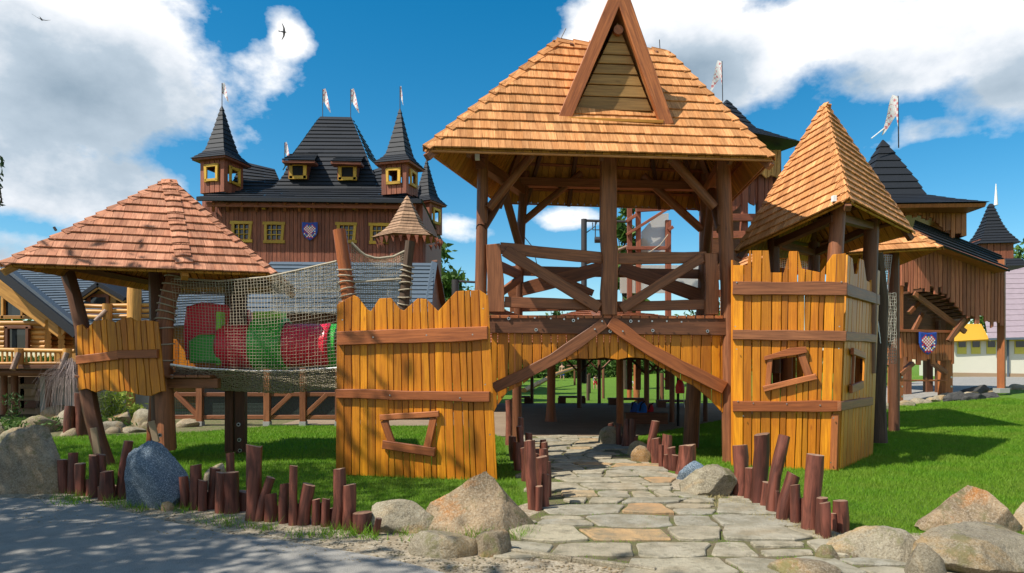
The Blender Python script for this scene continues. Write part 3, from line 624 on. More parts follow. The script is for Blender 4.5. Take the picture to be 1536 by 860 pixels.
# ---------------------------------------------------------------- grass blades
def grass(name, poly, n, near, far, h, mat='grass_blade', hold=None, label='short green blades of the mown lawn', pw=1.6):
    xs, ys = [p[0] for p in poly], [p[1] for p in poly]
    d = near + (far - near) * rng.random(n * 4) ** pw; x = rng.uniform(max(min(xs), -14), min(max(xs), 16), n * 4)
    ok = in_poly(x, d, poly) & (np.abs(x) < d * .78 + .3); x, d = x[ok][:n], d[ok][:n]; k = len(x)
    z = np.array([H(a, b) for a, b in zip(x, d)]); sc = np.clip(d / 8, .8, 2.2)
    an = rng.uniform(0, 6.283, k); hh = h * rng.uniform(.5, 1.2, k) * np.clip(sc, .8, 1.25); w = .0035 * sc; le = rng.normal(size=(k, 2)) * hh[:, None] * .45
    p = np.stack([x, d, z], 1); s = np.stack([np.cos(an) * w, np.sin(an) * w, np.zeros(k)], 1); top = p + np.stack([le[:, 0], le[:, 1], hh], 1)
    v = np.stack([p - s, p + s, top], 1).reshape(-1, 3); me = bpy.data.meshes.new(name); me.vertices.add(3 * k); me.vertices.foreach_set('co', v.astype(np.float32).ravel())
    me.loops.add(3 * k); me.loops.foreach_set('vertex_index', np.arange(3 * k, dtype=np.int32)); me.polygons.add(k); me.polygons.foreach_set('loop_start', np.arange(0, 3 * k, 3, dtype=np.int32)); me.update(calc_edges=True)
    a = me.attributes.new('rnd', 'FLOAT', 'FACE'); a.data.foreach_set('value', rng.random(k).astype(np.float32)); me.materials.append(M[mat]); ob = bpy.data.objects.new(name, me); COL.objects.link(ob)
    ob['kind'] = 'stuff'; ob['label'] = label; ob['category'] = 'grass'
grass('grass', LAWN_L, 110000, 6.6, 17.5, .045)
grass('grass', LAWN_R, 230000, 5.8, 22, .045)
# moss and grass in the joints of the path, weeds and dry grass along the logs
def tufts(name, spots, h, mat, lab, per=40, spread=.07):
    P = []
    for x, y, z in spots:
        k = per; a = rng.normal(size=(k, 2)) * spread; P.append(np.stack([x + a[:, 0], y + a[:, 1], np.full(k, z)], 1))
    p = np.concatenate(P); k = len(p); an = rng.uniform(0, 6.283, k); hh = h * rng.uniform(.4, 1.2, k); s = np.stack([np.cos(an) * .004, np.sin(an) * .004, np.zeros(k)], 1)
    top = p + np.stack([rng.normal(size=k) * hh * .5, rng.normal(size=k) * hh * .5, hh], 1); v = np.stack([p - s, p + s, top], 1)
    mb = MB(); mb.v = [tuple(q) for q in v.reshape(-1, 3).tolist()]; mb.f = [(3 * i, 3 * i + 1, 3 * i + 2) for i in range(k)]; mb.uv = [(0, 0)] * (3 * k); mb.r = rng.random(k).tolist(); mb.m = [0] * k
    link(name, mb, mat, None, 'stuff', label=lab, cat='plants')
sp = []
for _ in range(420):
    x, y = U(-.1, 3), U(5.2, 14.8)
    if in_poly(np.array([x]), np.array([y]), PATH)[0]: sp.append((x, y, .008))
tufts('moss', sp, .028, 'grass_blade', 'moss and low grass in the joints of the stone path', 26, .05)
sp = [(*g2((px, py + U(0, 12)))[0], .01) for px, py in [(U(90, 790), 0) for _ in range(50)] for py in [interp([(90, 748), (250, 760), (400, 792), (540, 802), (640, 806), (800, 800)], px)]]
tufts('weeds', sp, .11, 'grass_blade', 'weeds and grass tufts along the foot of the logs', 26, .06)
sp = [(*g2((1060 + 200 * t + U(-14, 6), 742 + 66 * t + U(-6, 10)))[0], .01) for t in [R() for _ in range(70)]]
tufts('dry_grass', sp, .045, 'straw', 'dry yellow grass at the foot of the logs by the path', 40, .06)
# pebbles on the verge
mb = MB()
for _ in range(1500):
    px = U(20, 1250); y0 = interp([(0, 745), (250, 765), (420, 796), (640, 815), (780, 840), (1240, 870)], px)
    p = gpt(px, y0 + U(-4, 40)); s = U(.006, .02); v, f = ICO[2]; o = len(mb.v)
    if in_poly(np.array([p.x]), np.array([p.y]), PATH)[0]: continue
    k8 = [(0, 0, 1), (1, 0, .1), (0, 1, 0), (-1, 0, 0), (0, -1, .1), (0, 0, -1)]
    mb.add([(p.x + a * s * U(.7, 1.4), p.y + b * s * U(.7, 1.4), .012 + c * s * .6) for a, b, c in k8], [(0, 1, 2), (0, 2, 3), (0, 3, 4), (0, 4, 1), (5, 2, 1), (5, 3, 2), (5, 4, 3), (5, 1, 4)], [[(0, 0)] * 3] * 8)
link('gravel', mb, 'granite_pale', None, 'stuff', label='loose gravel scattered over the sandy verge', cat='gravel')
# ================================================================ rows of upright logs: (px centre, top y, foot y, width px, lean px at the top[, bend])
def log_row(label, rows, group='short log palisades edging lawn and path', dd=0, step=0):
    a = gpt(rows[0][0], rows[0][2]); t = thing('log_palisade', label, 'palisade', (a.x, a.y, 0), group)
    ex = []
    for r0, r1 in zip(rows, rows[1:]):
        gap_ = abs(r1[0] - r0[0]) - (r0[3] + r1[3]) / 2
        if len(rows) > 5 and gap_ > -4 and abs(r0[2] - r1[2]) < 14: ex.append(((r0[0] + r1[0]) / 2 + U(-2, 2), (max(r0[1], r1[1]) + (r0[2] + r1[2]) / 2) / 2 - U(-2, 16), (r0[2] + r1[2]) / 2 - 4, min(15, max(9, gap_ + 7)), U(-3, 4)))
    for r in rows + ex:
        px, ty, by, w, lean = r[:5]; bend = r[5] if len(r) > 5 else 0; b = gpt(px, by); d = b.y + .03; rad = w / 2 / F * d; hgt = (by - ty) / F * d
        top = V((b.x + lean / F * d, d + U(-.03, .03), hgt)); bt = V((b.x, d, -.1)); m_ = bt.lerp(top, .55) + V(((bend + U(-1.6, 1.6)) / F * d, 0, 0)); sd = R() * 50
        pts = [bt, bt.lerp(m_, .5) + V((bend * .3 / F * d, 0, 0)), m_, m_.lerp(top, .55), top]
        mb = one(tube, pts, [rad * U(1.0, 1.15), rad * U(.95, 1.1), rad * U(.9, 1.08), rad, rad * U(.92, 1.02)], 14, True, None, 0, 1, .20, sd)
        # saw cut: tilt the top a little
        tl = V((U(-.25, .25), U(-.15, .05), 0)); n0 = len(mb.v) - 12
        for k in range(n0, len(mb.v)): p = V(mb.v[k]); mb.v[k] = (p.x, p.y, p.z + (p - top).dot(tl))
        link('log', mb, ['red_log', 'log_end'], t, smooth=True)
    return t
log_row('low dark red log row between the big tan boulder and the blue boulder',
        [(95, 690, 741, 14, -3), (107, 680, 742, 13, 0), (119, 696, 745, 15, 0), (131, 720, 745, 11, 0), (139, 684, 748, 13, -2), (150, 683, 746, 15, -3), (148, 731, 752, 9, 0), (163, 708, 752, 20, -4), (180, 662, 750, 13, 12, -4)])
log_row('long row of dark red logs between the blue boulder and the front wall',
        [(275, 716, 764, 13, -2), (290, 698, 766, 17, 3), (302, 722, 768, 13, 0), (313, 703, 765, 15, 9), (330, 710, 771, 16, 2), (343, 680, 762, 12, 1), (347, 709, 771, 22, -1), (363, 738, 768, 14, 2), (378, 670, 782, 24, 2, 2),
         (385, 718, 784, 14, 18, -3), (404, 742, 784, 18, 0), (423, 727, 787, 15, 2), (439, 700, 790, 13, 0), (452, 728, 789, 19, 10, -2), (472, 750, 790, 12, 1), (486, 750, 792, 13, 1), (500, 704, 795, 18, 8, 3), (522, 728, 796, 20, 2), (543, 770, 800, 30, 0), (560, 778, 805, 10, 8)])
log_row('red log row left of the stone path, in front of the gate',
        [(803, 662, 766, 17, -8, -1), (797, 688, 716, 14, 0), (783, 640, 700, 10, -4), (763, 600, 668, 10, 0), (772, 655, 690, 12, -3), (781, 627, 684, 9, 0), (812, 674, 742, 12, 3), (803, 706, 744, 13, 2), (813, 686, 752, 19, 0),
         (808, 730, 768, 11, 1), (818, 712, 764, 12, 1), (818, 664, 720, 10, -1), (790, 672, 722, 15, -2), (778, 664, 706, 12, -2), (822, 694, 748, 9, 0), (796, 650, 698, 11, -3), (815, 660, 704, 9, 0)])
log_row('tall dark red log row beside the path, before the right tower',
        [(1112, 669, 744, 22, -1), (1124, 702, 752, 16, 2), (1138, 652, 758, 22, 6), (1146, 724, 764, 14, 5), (1159, 655, 772, 18, 20, -5), (1175, 712, 784, 19, 16, -3), (1196, 729, 790, 15, 0), (1216, 683, 799, 26, 8), (1231, 748, 808, 15, 4), (1242, 756, 812, 16, 0), (1263, 752, 800, 22, -2)])
log_row('dark log row right of the path under the gate, with a knobbly stump',
        [(976, 632, 692, 12, 8, -2), (985, 658, 697, 15, 0), (993, 668, 703, 9, 0), (999, 653, 703, 15, 3), (1000, 682, 704, 8, 0), (1008, 672, 706, 12, 0), (1013, 683, 707, 10, 0), (1024, 668, 711, 24, 7, 3)])
log_row('small red log row at the far end of the path, beside a pale rock',
        [(917, 635, 664, 10, 0), (923, 642, 666, 8, 0), (929, 636, 668, 8, 0), (935, 647, 670, 8, 5), (943, 629, 671, 10, -2), (951, 629, 672, 11, -1), (953, 655, 672, 9, 0)])
log_row('two dark log stumps behind the boulder, at the garden edge', [(322, 0, 0, 1, 0)][:0] + [(104, 610, 655, 18, 2), (121, 590, 655, 16, -2)])
# ================================================================ boulders: (px0, px1, top y, foot y, depth ratio, material, seed, ...)
def boulder(label, x0, x1, ty, by, mat, seed, deep=.8, rough=.08, cuts=10, peak=None, sub=4, rot=0, group=None, z=0):
    c = gpt((x0 + x1) / 2, by); w = (x1 - x0) / F * c.y; c.y += w * deep * .42; s = c.y / gpt((x0 + x1) / 2, by).y
    c.x *= s; hgt = (by - ty) / F * c.y + (by - HZ) / F * c.y * (1 - 1 / s) * 0 + .03; hgt = CAM_H - (ty - HZ) / F * c.y; w *= s
    mb = rock_mb((c.x, c.y, 0), w / 2 * 1.10, w / 2 * deep, hgt, seed, sub, cuts, rough, rot, peak)
    # fit the outline to the width seen
    xs = [p[0] / p[1] for p in mb.v]; a, b = min(xs), max(xs); zs = max(p[2] for p in mb.v); k = (x1 - x0) / F / (b - a); mid = (x0 + x1) / 2
    mb.v = [(c.x + (p[0] - c.x) * k + ((mid - 768) / F - (c.x + ((a + b) / 2 * c.y - c.x) * k) / c.y) * c.y, p[1], z + p[2] * (hgt - z) / zs) for p in mb.v]
    ob = link('boulder', mb, mat, None, None, True, label, 'boulder', group); return ob
boulder('big grey tan boulder in tree shade at the left edge of the road', -30, 116, 636, 744, 'granite_dull', 3, .75, .1, 10, (.0, 0, .3), 5)
boulder('speckled blue grey boulder standing between two log rows', 187, 284, 661, 765, 'granite_blue', 19, .6, .07, 6, (-.14, 0, -.12), 5)
boulder('small rounded tan boulder half hidden behind the log row', 302, 348, 695, 752, 'granite_tan', 5, .8)
boulder('long low grey boulder next to the big orange boulder', 555, 672, 749, 803, 'granite_pale', 12, .6, .07)
boulder('large pointed orange tan boulder in front of the left wall', 628, 806, 709, 806, 'granite_orange', 27, .62, .05, 14, (.10, .12, .74), 5)
boulder('flat pale slab of rock below the pointed orange boulder', 612, 722, 797, 838, 'granite_pale', 31, .7, .05, 8)
boulder('small rounded grey rock at the kerb below the pointed boulder', 708, 770, 795, 838, 'granite_tan', 33, .8, .07)
boulder('tiny tan rock between the flat slab and the log row', 618, 640, 806, 824, 'granite_tan', 34, .8, .06, sub=3)
boulder('pale tan boulder at the right edge of the path before the tower', 1018, 1108, 696, 748, 'granite_pale', 41, .7, .07, 9, None, 5)
boulder('bluish grey rock behind the pale boulder by the path', 1014, 1066, 691, 722, 'granite_blue', 42, .6, .07)
boulder('pale pointed rock at the far end of the path', 896, 930, 639, 668, 'granite_pale', 43, .7, .06, 8, (.15, 0, .2))
boulder('low pale rock under the gate, first of two by the path', 939, 975, 661, 683, 'granite_pale', 44, .7, .06, sub=3)
boulder('low tan rock under the gate touching the dark log row', 946, 977, 668, 694, 'granite_tan', 45, .7, .06, sub=3)
boulder('wide tan boulder at the right corner, topmost of the rock edge', 1371, 1534, 728, 806, 'granite_orange', 51, .65, .07, 10, (-.1, 0, .3), 5)
boulder('long pale boulder next to the end of the tall log row', 1238, 1388, 789, 846, 'granite_pale', 52, .6, .07, 9, None, 5)
boulder('large flat tan boulder in the bottom right corner', 1366, 1600, 792, 868, 'granite_pale', 53, .7, .07, 9, None, 5)
boulder('pale rock cut by the right edge of the picture', 1514, 1590, 752, 800, 'granite_pale', 54, .7, .07)
boulder('low rock at the bottom edge below the long pale boulder', 1150, 1262, 838, 872, 'granite_tan', 55, .6, .05, 8)
boulder('small rock wedged under the two big right boulders', 1350, 1420, 812, 872, 'granite_pale', 56, .7, .07)
boulder('rough grey stone between the path and the long pale boulder', 1222, 1262, 818, 846, 'granite_tan', 57, .7, .06, 8, sub=3)
boulder('small tan stone at the left foot of the blue boulder row', 240, 262, 752, 768, 'granite_tan', 58, .8, sub=3)
# rocks of the garden edge beyond the left lawn
gr = [(0, 60, 640, 668), (30, 92, 622, 650), (85, 150, 612, 646), (60, 118, 608, 630), (140, 190, 632, 650), (150, 200, 618, 640), (196, 250, 612, 643), (208, 240, 632, 646), (120, 160, 604, 622), (170, 215, 606, 624), (-40, 10, 625, 655),
      (158, 184, 640, 651), (184, 222, 640, 650), (262, 300, 628, 642), (0, 34, 655, 672), (40, 80, 648, 664), (232, 262, 620, 634), (88, 122, 640, 656)]
GL = ['flat pale garden rock above the left side of the big shaded boulder', 'upper garden rock right behind the peak of the big shaded boulder', 'pale garden rock left of the two dark log stumps', 'small flat garden rock just below the weeping shrub',
      'low garden rock at the lawn edge right of the dark log stumps', 'garden rock under the fern bush, behind the leaning post', 'big pale rock beside the netted post at the garden edge', 'small garden rock at the foot of the big pale rock', 'flat garden rock behind the dark log stumps',
      'thin garden rock at the foot of the small yellow bush', 'garden rock cut by the left edge of the picture', 'smallest stone at the lawn edge below the fern bush', 'flat stone at the lawn edge left of the big pale rock', 'low rock at the lawn edge right of the netted post',
      'flat rock at the left edge of the lawn below the garden', 'rounded rock half hidden behind the shaded boulder', 'rock touching the netted post on its left, behind the lawn', 'flat rock at the foot of the dark log stumps']
for i, (a, b, c, d) in enumerate(gr):
    lab = GL[i]
    boulder(lab, a, b, c, d, ['granite_pale', 'granite_tan'][i % 2], 70 + i, .8, .09, 9, sub=3, group='rocks edging the garden')
for i, (a, b, c, d) in enumerate([(1430, 1484, 577, 594), (1414, 1452, 587, 602), (1438, 1480, 589, 601), (1470, 1500, 588, 597)]):
    g_ = gpt((a + b) / 2, d); boulder(['long dark rock slab lying on top of the heap behind the shield tower', 'low dark rock at the left end of the heap by the tower foot', 'dark rock lying below the slab in the heap', 'small dark rock at the right end of the heap'][i], a, b, c, d, 'rock_dark', 95 + i, .45, .16, 12, (.5 if i == 0 else 0, 0, .3), sub=4, group='dark rocks behind the shield tower', z=g_.z)
for i in range(26):
    t = i / 25; px = 1306 + 260 * t + U(-3, 3); py = 616 - 38 * t + U(-1.5, 1.5); g_ = gpt(px, py); s = U(.14, .3)
    mb = rock_mb((g_.x, g_.y, g_.z - .02), s * 1.5, s, s * .9, 200 + i, 3, 8, .1, R() * 3); link('edging_stone', mb, 'granite_pale', None, None, True, 'pale flat edging stone along the far border of the right lawn', 'stone', 'edging stones of the right lawn')
# ================================================================ helpers for timbers given by picture points on a plane
def post(parent, name, p, r0, r1=None, mat='gate_brown', n=10, lump=.10, mid=None, **k):
    """p = list of world points"""
    p = [V(q) for q in p]
    if len(p) == 2: p = [p[0], p[0].lerp(p[1], .33), p[0].lerp(p[1], .66), p[1]]
    r1 = r0 if r1 is None else r1; kk = len(p); rad = [r0 + (r1 - r0) * i / (kk - 1) for i in range(kk)]
    return link(name, one(tube, p, rad, n, True, None, 0, 0, lump, R() * 50), mat, parent, smooth=True, **k)
def timber(parent, name, pl, a, b, wpx, t=.06, mat='gate_brown', off=0, wav=.01, bow=0, w2=None, segs=8):
    A, B = pl.at(*a, off), pl.at(*b, off); s = (A.y + B.y) / 2 / F
    return link(name, one(beam, A, B, wpx * s, t, pl.n, wav, segs, w2=None if w2 is None else w2 * s, bow=bow), mat, parent)
def bolts(parent, pl, pts, r=.012, off=.02, mat='steel', name='bolt', ring=False):
    for x, y in pts:
        c = pl.at(x, y, off); mb = MB(); tube(mb, [c, c + pl.n * .012], r, 8)
        if ring:
            mb.m = [0] * len(mb.m); tube(mb, [c + pl.n * .010, c + pl.n * .016], r * .55, 8, m=1, mc=1)
            link(name, mb, [mat, 'black'], parent)
        else: link(name, mb, mat, parent)
def underframe(parent, e, apex, inner, mat='dark_post', r=.045):
    pass
# ================================================================ left front wall
plB = Pl((-2.5, 9.7), (-.2, 9.3))
tw = thing('palisade_wall', 'yellow board wall with pointed top and low window, left of gate', 'wall', (-2.5, 9.7, 0))
topB = [(505, 458), (507, 456), (522, 447), (531, 443), (537, 446), (551, 465), (556, 467), (569, 448), (586, 447), (600, 464), (606, 466), (626, 448), (639, 448), (657, 467), (684, 437), (719, 435), (731, 443)]
botB = [(503, 712), (582, 716), (619, 720), (689, 723), (746, 719)]
board_wall(plB, tw, (505, 731), (503, 743), (445, 718), 20, topB, botB, [dict(x=(583, 646), t=[(583, 631), (646, 627)], b=[(583, 664), (646, 672)])], th=.03)
timber(tw, 'rail', plB, (505, 508), (731, 500), 21, .07, 'rail_brown', .08, .022, -.0); timber(tw, 'rail', plB, (504, 590), (734, 596), 14, .06, 'rail_brown', .07, .016)
timber(tw, 'window_bar', plB, (569, 627), (658, 621), 9, .05, 'rail_brown', .075, .004); timber(tw, 'window_bar', plB, (573, 667), (652, 679), 13, .05, 'rail_brown', .075, .004)
timber(tw, 'window_jamb', plB, (575, 631), (587, 665), 11, .04, 'rail_brown', .055, .003); timber(tw, 'window_jamb', plB, (650, 627), (640, 671), 11, .04, 'rail_brown', .055, .003)
for a, b in (((512, 452), (510, 712)), ((700, 445), (712, 718))):       # battens behind
    timber(tw, 'batten', plB, a, b, 10, .05, 'dark_post', -.05)
bolts(tw, plB, [(725, 463), (514, 480), (728, 577), (560, 506), (640, 503), (709, 502), (585, 593), (690, 597), (735, 652)], .010, .07)
# inner end of that wall, running back to the gate
plB2 = Pl((-.2, 9.28), (-.30, 10.7)); plB2.n = V((.995, .07, 0)) if plB2.n.x < 0 else plB2.n
for i in range(9):
    f0, f1 = i / 9 + .004, (i + 1) / 9 - .004; a = V((-.2, 9.3, 0)).lerp(V((-.3, 10.75, 0)), f0); b = V((-.2, 9.3, 0)).lerp(V((-.3, 10.75, 0)), f1); z = 2.48 + .06 * (i % 2)
    link('board', one(slab, [a, b, b + V((-.12, 0, z)), a + V((-.12, 0, z))], V((1, .07, .04)), .03, V((0, 0, 1))), 'yellow_stain', tw)
# ================================================================ the gate
gt = thing('gate_tower', 'tall timber gate with arch, balcony and shingled hip roof over path', 'gate', (1.4, 11, 0))
G0, G1 = V((-.49, 10.9, 0)), V((3.38, 11.0, 0)); plG = Pl(G0[:2], G1[:2]); R0, R1 = V((.185, 12.6, 0)), V((3.65, 12.9, 0)); plR = Pl(R0[:2], R1[:2])
post(gt, 'corner_post', [plG.at(722, 702, -.05), plG.at(720, 560, -.05), plG.at(721, 440, -.05), plG.at(723, 330, -.05), plG.at(725, 214, -.05)], .10, .09)
post(gt, 'corner_post', [plG.at(1094, 702, -.02), plG.at(1093, 560, -.02), plG.at(1092, 440, -.02), plG.at(1088, 330, -.02), plG.at(1083, 214, -.02)], .115, .12, 'gate_brown')
post(gt, 'rear_post', [plR.at(776, 668), plR.at(775, 560), plR.at(778, 440), plR.at(782, 340), plR.at(788, 258)], .085, .08)
post(gt, 'rear_post', [plR.at(1036, 672), plR.at(1042, 560), plR.at(1056, 460), plR.at(1060, 340), plR.at(1060, 262)], .15, .11)
link('middle_post', one(slab, [plG.at(x, y, .10) for x, y in [(903, 473), (902, 440), (905, 400), (901, 340), (902, 280), (902, 214), (925, 214), (926, 290), (925, 350), (928, 380), (927, 420), (926, 473)]], plG.n, .16, V((0, 0, 1)), .012), 'gate_brown', gt)
# side posts' flat timbers of the railing
link('rail_post', one(slab, [plG.at(x, y, .06) for x, y in [(730, 468), (731, 420), (729, 367), (750, 365), (756, 420), (757, 468)]], plG.n, .08, V((0, 0, 1)), .008), 'gate_brown', gt)
link('rail_post', one(slab, [plG.at(x, y, .06) for x, y in [(1058, 472), (1060, 430), (1057, 380), (1076, 380), (1079, 430), (1078, 472)]], plG.n, .08, V((0, 0, 1)), .008), 'gate_brown', gt)
for a, b, w, o in [((750, 372), (904, 387), 17, .02), ((926, 388), (1060, 386), 17, .02), ((757, 453), (904, 458), 16, .0), ((926, 460), (1058, 457), 15, .0)]: timber(gt, 'balcony_rail', plG, a, b, w, .06, 'gate_brown', o, .010)
for a, b, w in [((757, 376), (900, 462), 17), ((932, 464), (1054, 386), 15)]: timber(gt, 'brace', plG, a, b, w, .05, 'gate_brown', .09, .012)
for a, b, w in [((765, 406), (1056, 411), 14), ((765, 462), (1056, 456), 12)]: timber(gt, 'balcony_rail', plR, a, b, w, .06, 'gate_brown', 0, .008)
for a, b, w in [((762, 440), (905, 402), 20), ((930, 402), (1052, 444), 20), ((800, 402), (890, 440), 10)]: timber(gt, 'brace', plR, a, b, w, .05, 'gate_brown', .06, .012)
# side railings
for (a, b) in ((G0, R0), (G1, R1)):
    pS = Pl(a[:2], b[:2]); nn = pS.n
    for z, w in ((3.32, .17), (2.52, .14)): link('balcony_rail', one(beam, a + V((0, .12, z)), b + V((0, -.12, z - .12)), w, .06, nn, .01), 'gate_brown', gt)
    link('brace', one(beam, a + V((0, .15, 2.5)), b + V((0, -.15, 3.15)), .14, .05, nn, .01), 'gate_brown', gt)
# platform
timber(gt, 'floor_beam', plG, (733, 486), (1090, 490), 27, .12, 'dark_post', .07, .002)
timber(gt, 'floor_beam', plR, (765, 484), (1062, 486), 22, .12, 'dark_post', 0, .002)
for i in range(26):
    f = i / 26; a, b = G0.lerp(G1, f + .003), G0.lerp(G1, f + .0355); c, d = R0.lerp(R1, f + .0355), R0.lerp(R1, f + .003)
    z = V((0, 0, 2.36)); o = V((0, -.09, 0)); link('floor_plank', one(slab, [a + z + o, b + z + o, c + z, d + z], V((0, 0, 1)), .045, V((0, 1, 0))), 'rail_brown', gt)
for f in (.15, .5, .85):
    a, b = G0.lerp(G1, f), R0.lerp(R1, f); link('joist', one(beam, a + V((0, 0, 2.24)), b + V((0, 0, 2.24)), .10, .14, V((0, 0, 1)), .003), 'dark_post', gt)
# arch boards and the two slanting timbers
arch = [(738, 625), (744, 612), (757, 590), (784, 577), (800, 563), (811, 554), (831, 545), (845, 543), (860, 537), (889, 539), (905, 536), (926, 540), (945, 536), (973, 538), (990, 551), (1005, 558), (1013, 563), (1025, 573), (1040, 578), (1052, 588), (1066, 600), (1084, 620), (1092, 622)]
board_wall(plG, gt, (737, 1092), (737, 1092), (500, 620), 28, [(730, 499), (1095, 503)], arch, th=.03, off=.0)
timber(gt, 'slanting_timber', plG, (908, 483), (741, 584), 17, .05, 'gate_brown', .13, .03, .09); timber(gt, 'slanting_timber', plG, (915, 482), (1088, 582), 19, .05, 'rail_brown', .13, .03, -.07)
bolts(gt, plG, [(763, 478), (860, 481), (804, 495), (946, 482), (979, 496), (1061, 497), (915, 497)], .026, .085, ring=True)
bolts(gt, plG, [(802, 477), (826, 478), (846, 479), (867, 478), (892, 494), (934, 497), (958, 482), (978, 482), (1000, 482), (1022, 483), (903, 482)], .014, .135)
# roof timbers
EZ = 4.7
FL, FR, BL, BR = V((-1.26, 9.83, EZ)), V((3.94, 10.3, EZ)), V((-.28, 13.06, EZ)), V((4.24, 13.7, EZ)); TL, TR = V((.75, 11.4, 6.99)), V((2.7, 11.9, 7.04))
def top_of(p): return V((p.x, p.y, EZ + .02))
for a, b, z in ((G0, G1, 5.12), (R0, R1, 5.02), (G0, R0, 4.86), (G1, R1, 4.86)):
    ax = (b - a).normalized() * .05; link('wall_plate', one(beam, a - ax + V((0, 0, z)), b + ax + V((0, 0, z)), .16, .16, V((0, 0, 1)), .004), 'gate_brown', gt)
for a, b, r in [((733, 313), (797, 233), .07), ((1072, 311), (1006, 236), .075)]: post(gt, 'knee_brace', [plG.at(*a, 0), plG.at(*b, 0)], r)
for a, b, r in [((783, 334), (872, 260), .065), ((1052, 344), (964, 264), .075)]: post(gt, 'knee_brace', [plR.at(*a, 0), plR.at(*b, 0)], r)
for a, b, r in [(G0, R0, .09), (G1, R1, .09)]:
    post(gt, 'knee_brace', [a + V((0, .0, 3.75)), a.lerp(b, .55) + V((0, 0, 4.62))], r, mat='dark_post'); post(gt, 'knee_brace', [b + V((0, 0, 3.6)), b.lerp(a, .5) + V((0, 0, 4.62))], .075, mat='dark_post')
def skip_gable(p): return False
PS = Pieces(); shingles(PS, FL, FR, TL, TR, 13, .115)
front_n = len(PS.l)
PR = Pieces(); shingles(PR, FR, BR, TR, TR, 13, .12); shingles(PR, BR, BL, TR, TL, 13, .12); shingles(PR, BL, FL, TL, TL, 13, .12)
# keep the whole visible front; the largest 300 are single parts
GA = V((1.64, 10.40, 7.18)); GBL, GBR = V((.80, 10.42, 5.33)), V((2.38, 10.50, 5.31)); 
PS.l.sort(key=lambda m_: -m_.v[0][2] * 0 - (1 if m_.v[0][2] < 6.0 else 0)); PS.flush(gt, 'cedar_orange', 'shingle', 'shingles'); PR.flush(gt, 'cedar_orange', 'shingle', 'shingles', 0)
dk = MB()
for a, b, c, d in ((FL, FR, TR, TL), (FR, BR, TR, TR), (BR, BL, TL, TR), (BL, FL, TL, TL)): deck(dk, a, b, d, c)
link('roof_boarding', dk, 'soffit', gt, kind='stuff')
def fnorm(a, b, c): n = (V(b) - V(a)).cross(V(c) - V(a)).normalized(); return n if n.z > 0 else -n
nF, nR_, nB, nL_ = fnorm(FL, FR, TR), fnorm(FR, BR, TR), fnorm(BR, BL, TL), fnorm(BL, FL, TL)
hip_caps(gt, FL, TL, 13, .13, nF, nL_, 'cedar_orange'); hip_caps(gt, FR, TR, 13, .13, nF, nR_, 'cedar_orange'); hip_caps(gt, BR, TR, 13, .13, nB, nR_, 'cedar_orange'); hip_caps(gt, BL, TL, 13, .13, nB, nL_, 'cedar_orange')
hip_caps(gt, TL, TR, 7, .13, nF, nB, 'cedar_orange', name='ridge_cap')
# rafters and battens under the roof
for a, b, t in [(FL.lerp(FR, f), None, TL.lerp(TR, f)) for f in (.12, .3, .5, .7, .88)] + [(BL.lerp(BR, f), None, TL.lerp(TR, f)) for f in (.12, .3, .5, .7, .88)]:
    n = fnorm(FL, FR, TR) if a.y < 11.5 else nB; link('rafter', one(beam, a - n * .06 + V((0, 0, .0)), t - n * .06, .06, .09, n, .004), 'dark_post', gt)
for a, t in ((FL, TL), (FR, TR), (BL, TL), (BR, TR)): link('hip_rafter', one(beam, a - V((0, 0, .09)), t - V((0, 0, .10)), .09, .11, V((0, 0, 1)), .005), 'gate_brown', gt)
for (e0, e1, n) in ((BL, BR, nB), (FL, FR, nF)):
    for v in (.10, .27, .44, .6): a, b = e0.lerp(TL, v), e1.lerp(TR, v); link('batten', one(beam, a.lerp(b, .03) - n * .045, b.lerp(a, .03) - n * .045, .05, .035, n, .003), 'rail_brown', gt)
for (e0, e1, t, n) in ((BL, FL, TL, nL_), (FR, BR, TR, nR_)):
    for v in (.12, .35, .6): a, b = e0.lerp(t, v), e1.lerp(t, v); link('batten', one(beam, a - n * .045, b - n * .045, .05, .035, n, .003), 'rail_brown', gt)
for a, b, n in ((FL, FR, nF), (FR, BR, nR_), (BR, BL, nB), (BL, FL, nL_)):
    link('fascia_strip', one(beam, a - V((0, 0, .04)), b - V((0, 0, .04)), .03, .03, (b - a).cross(V((0, 0, 1))) * (1 if (b - a).cross(V((0, 0, 1))).dot(a - V((1.4, 11.6, EZ))) > 0 else -1), .002), 'cedar_orange', gt)
# the pointed gable
gn = (GBR - GBL).cross(GA - GBL).normalized(); gn = gn if gn.y < 0 else -gn; back = -gn; back.z = 0; back.normalize()
for s, B in ((-1, GBL), (1, GBR)):
    link('barge_board', one(beam, GA + V((0, -.02, .12)), B + (B - GA).normalized() * .05, .20, .09, gn, .006), 'rail_brown', gt)
rb = GA + back * 1.75; 
for B in (GBL, GBR):
    ax = (B - GA); bb = B + back * .1; n = (ax).cross(back); n = n if n.z > 0 else -n; n.normalize()
    # side slopes of the little gable roof, running back into the main slope
    t0, t1 = GA + back * .03, GA + back * 1.55; e0 = B + back * .03; e1 = B + back * .06
    PG = Pieces(); e = slab(MB(), [t0, t1, e1, e0], n, .05, ax); link('gable_slope', e, 'cedar_orange', gt)
    for k in range(9):
        f0, f1 = k / 9, (k + 1.2) / 9; f1 = min(1, f1); a0, a1 = t0.lerp(e0, 1 - f0), t0.lerp(e0, 1 - f1); c0, c1 = t1.lerp(e1, 1 - f0), t1.lerp(e1, 1 - f1)
        mb = one(slab, [a0 + n * .035, c0 + n * .035, c1 + n * .012, a1 + n * .012], n, .02, ax, .003); link('gable_shingle_course', mb, 'cedar_orange', gt)
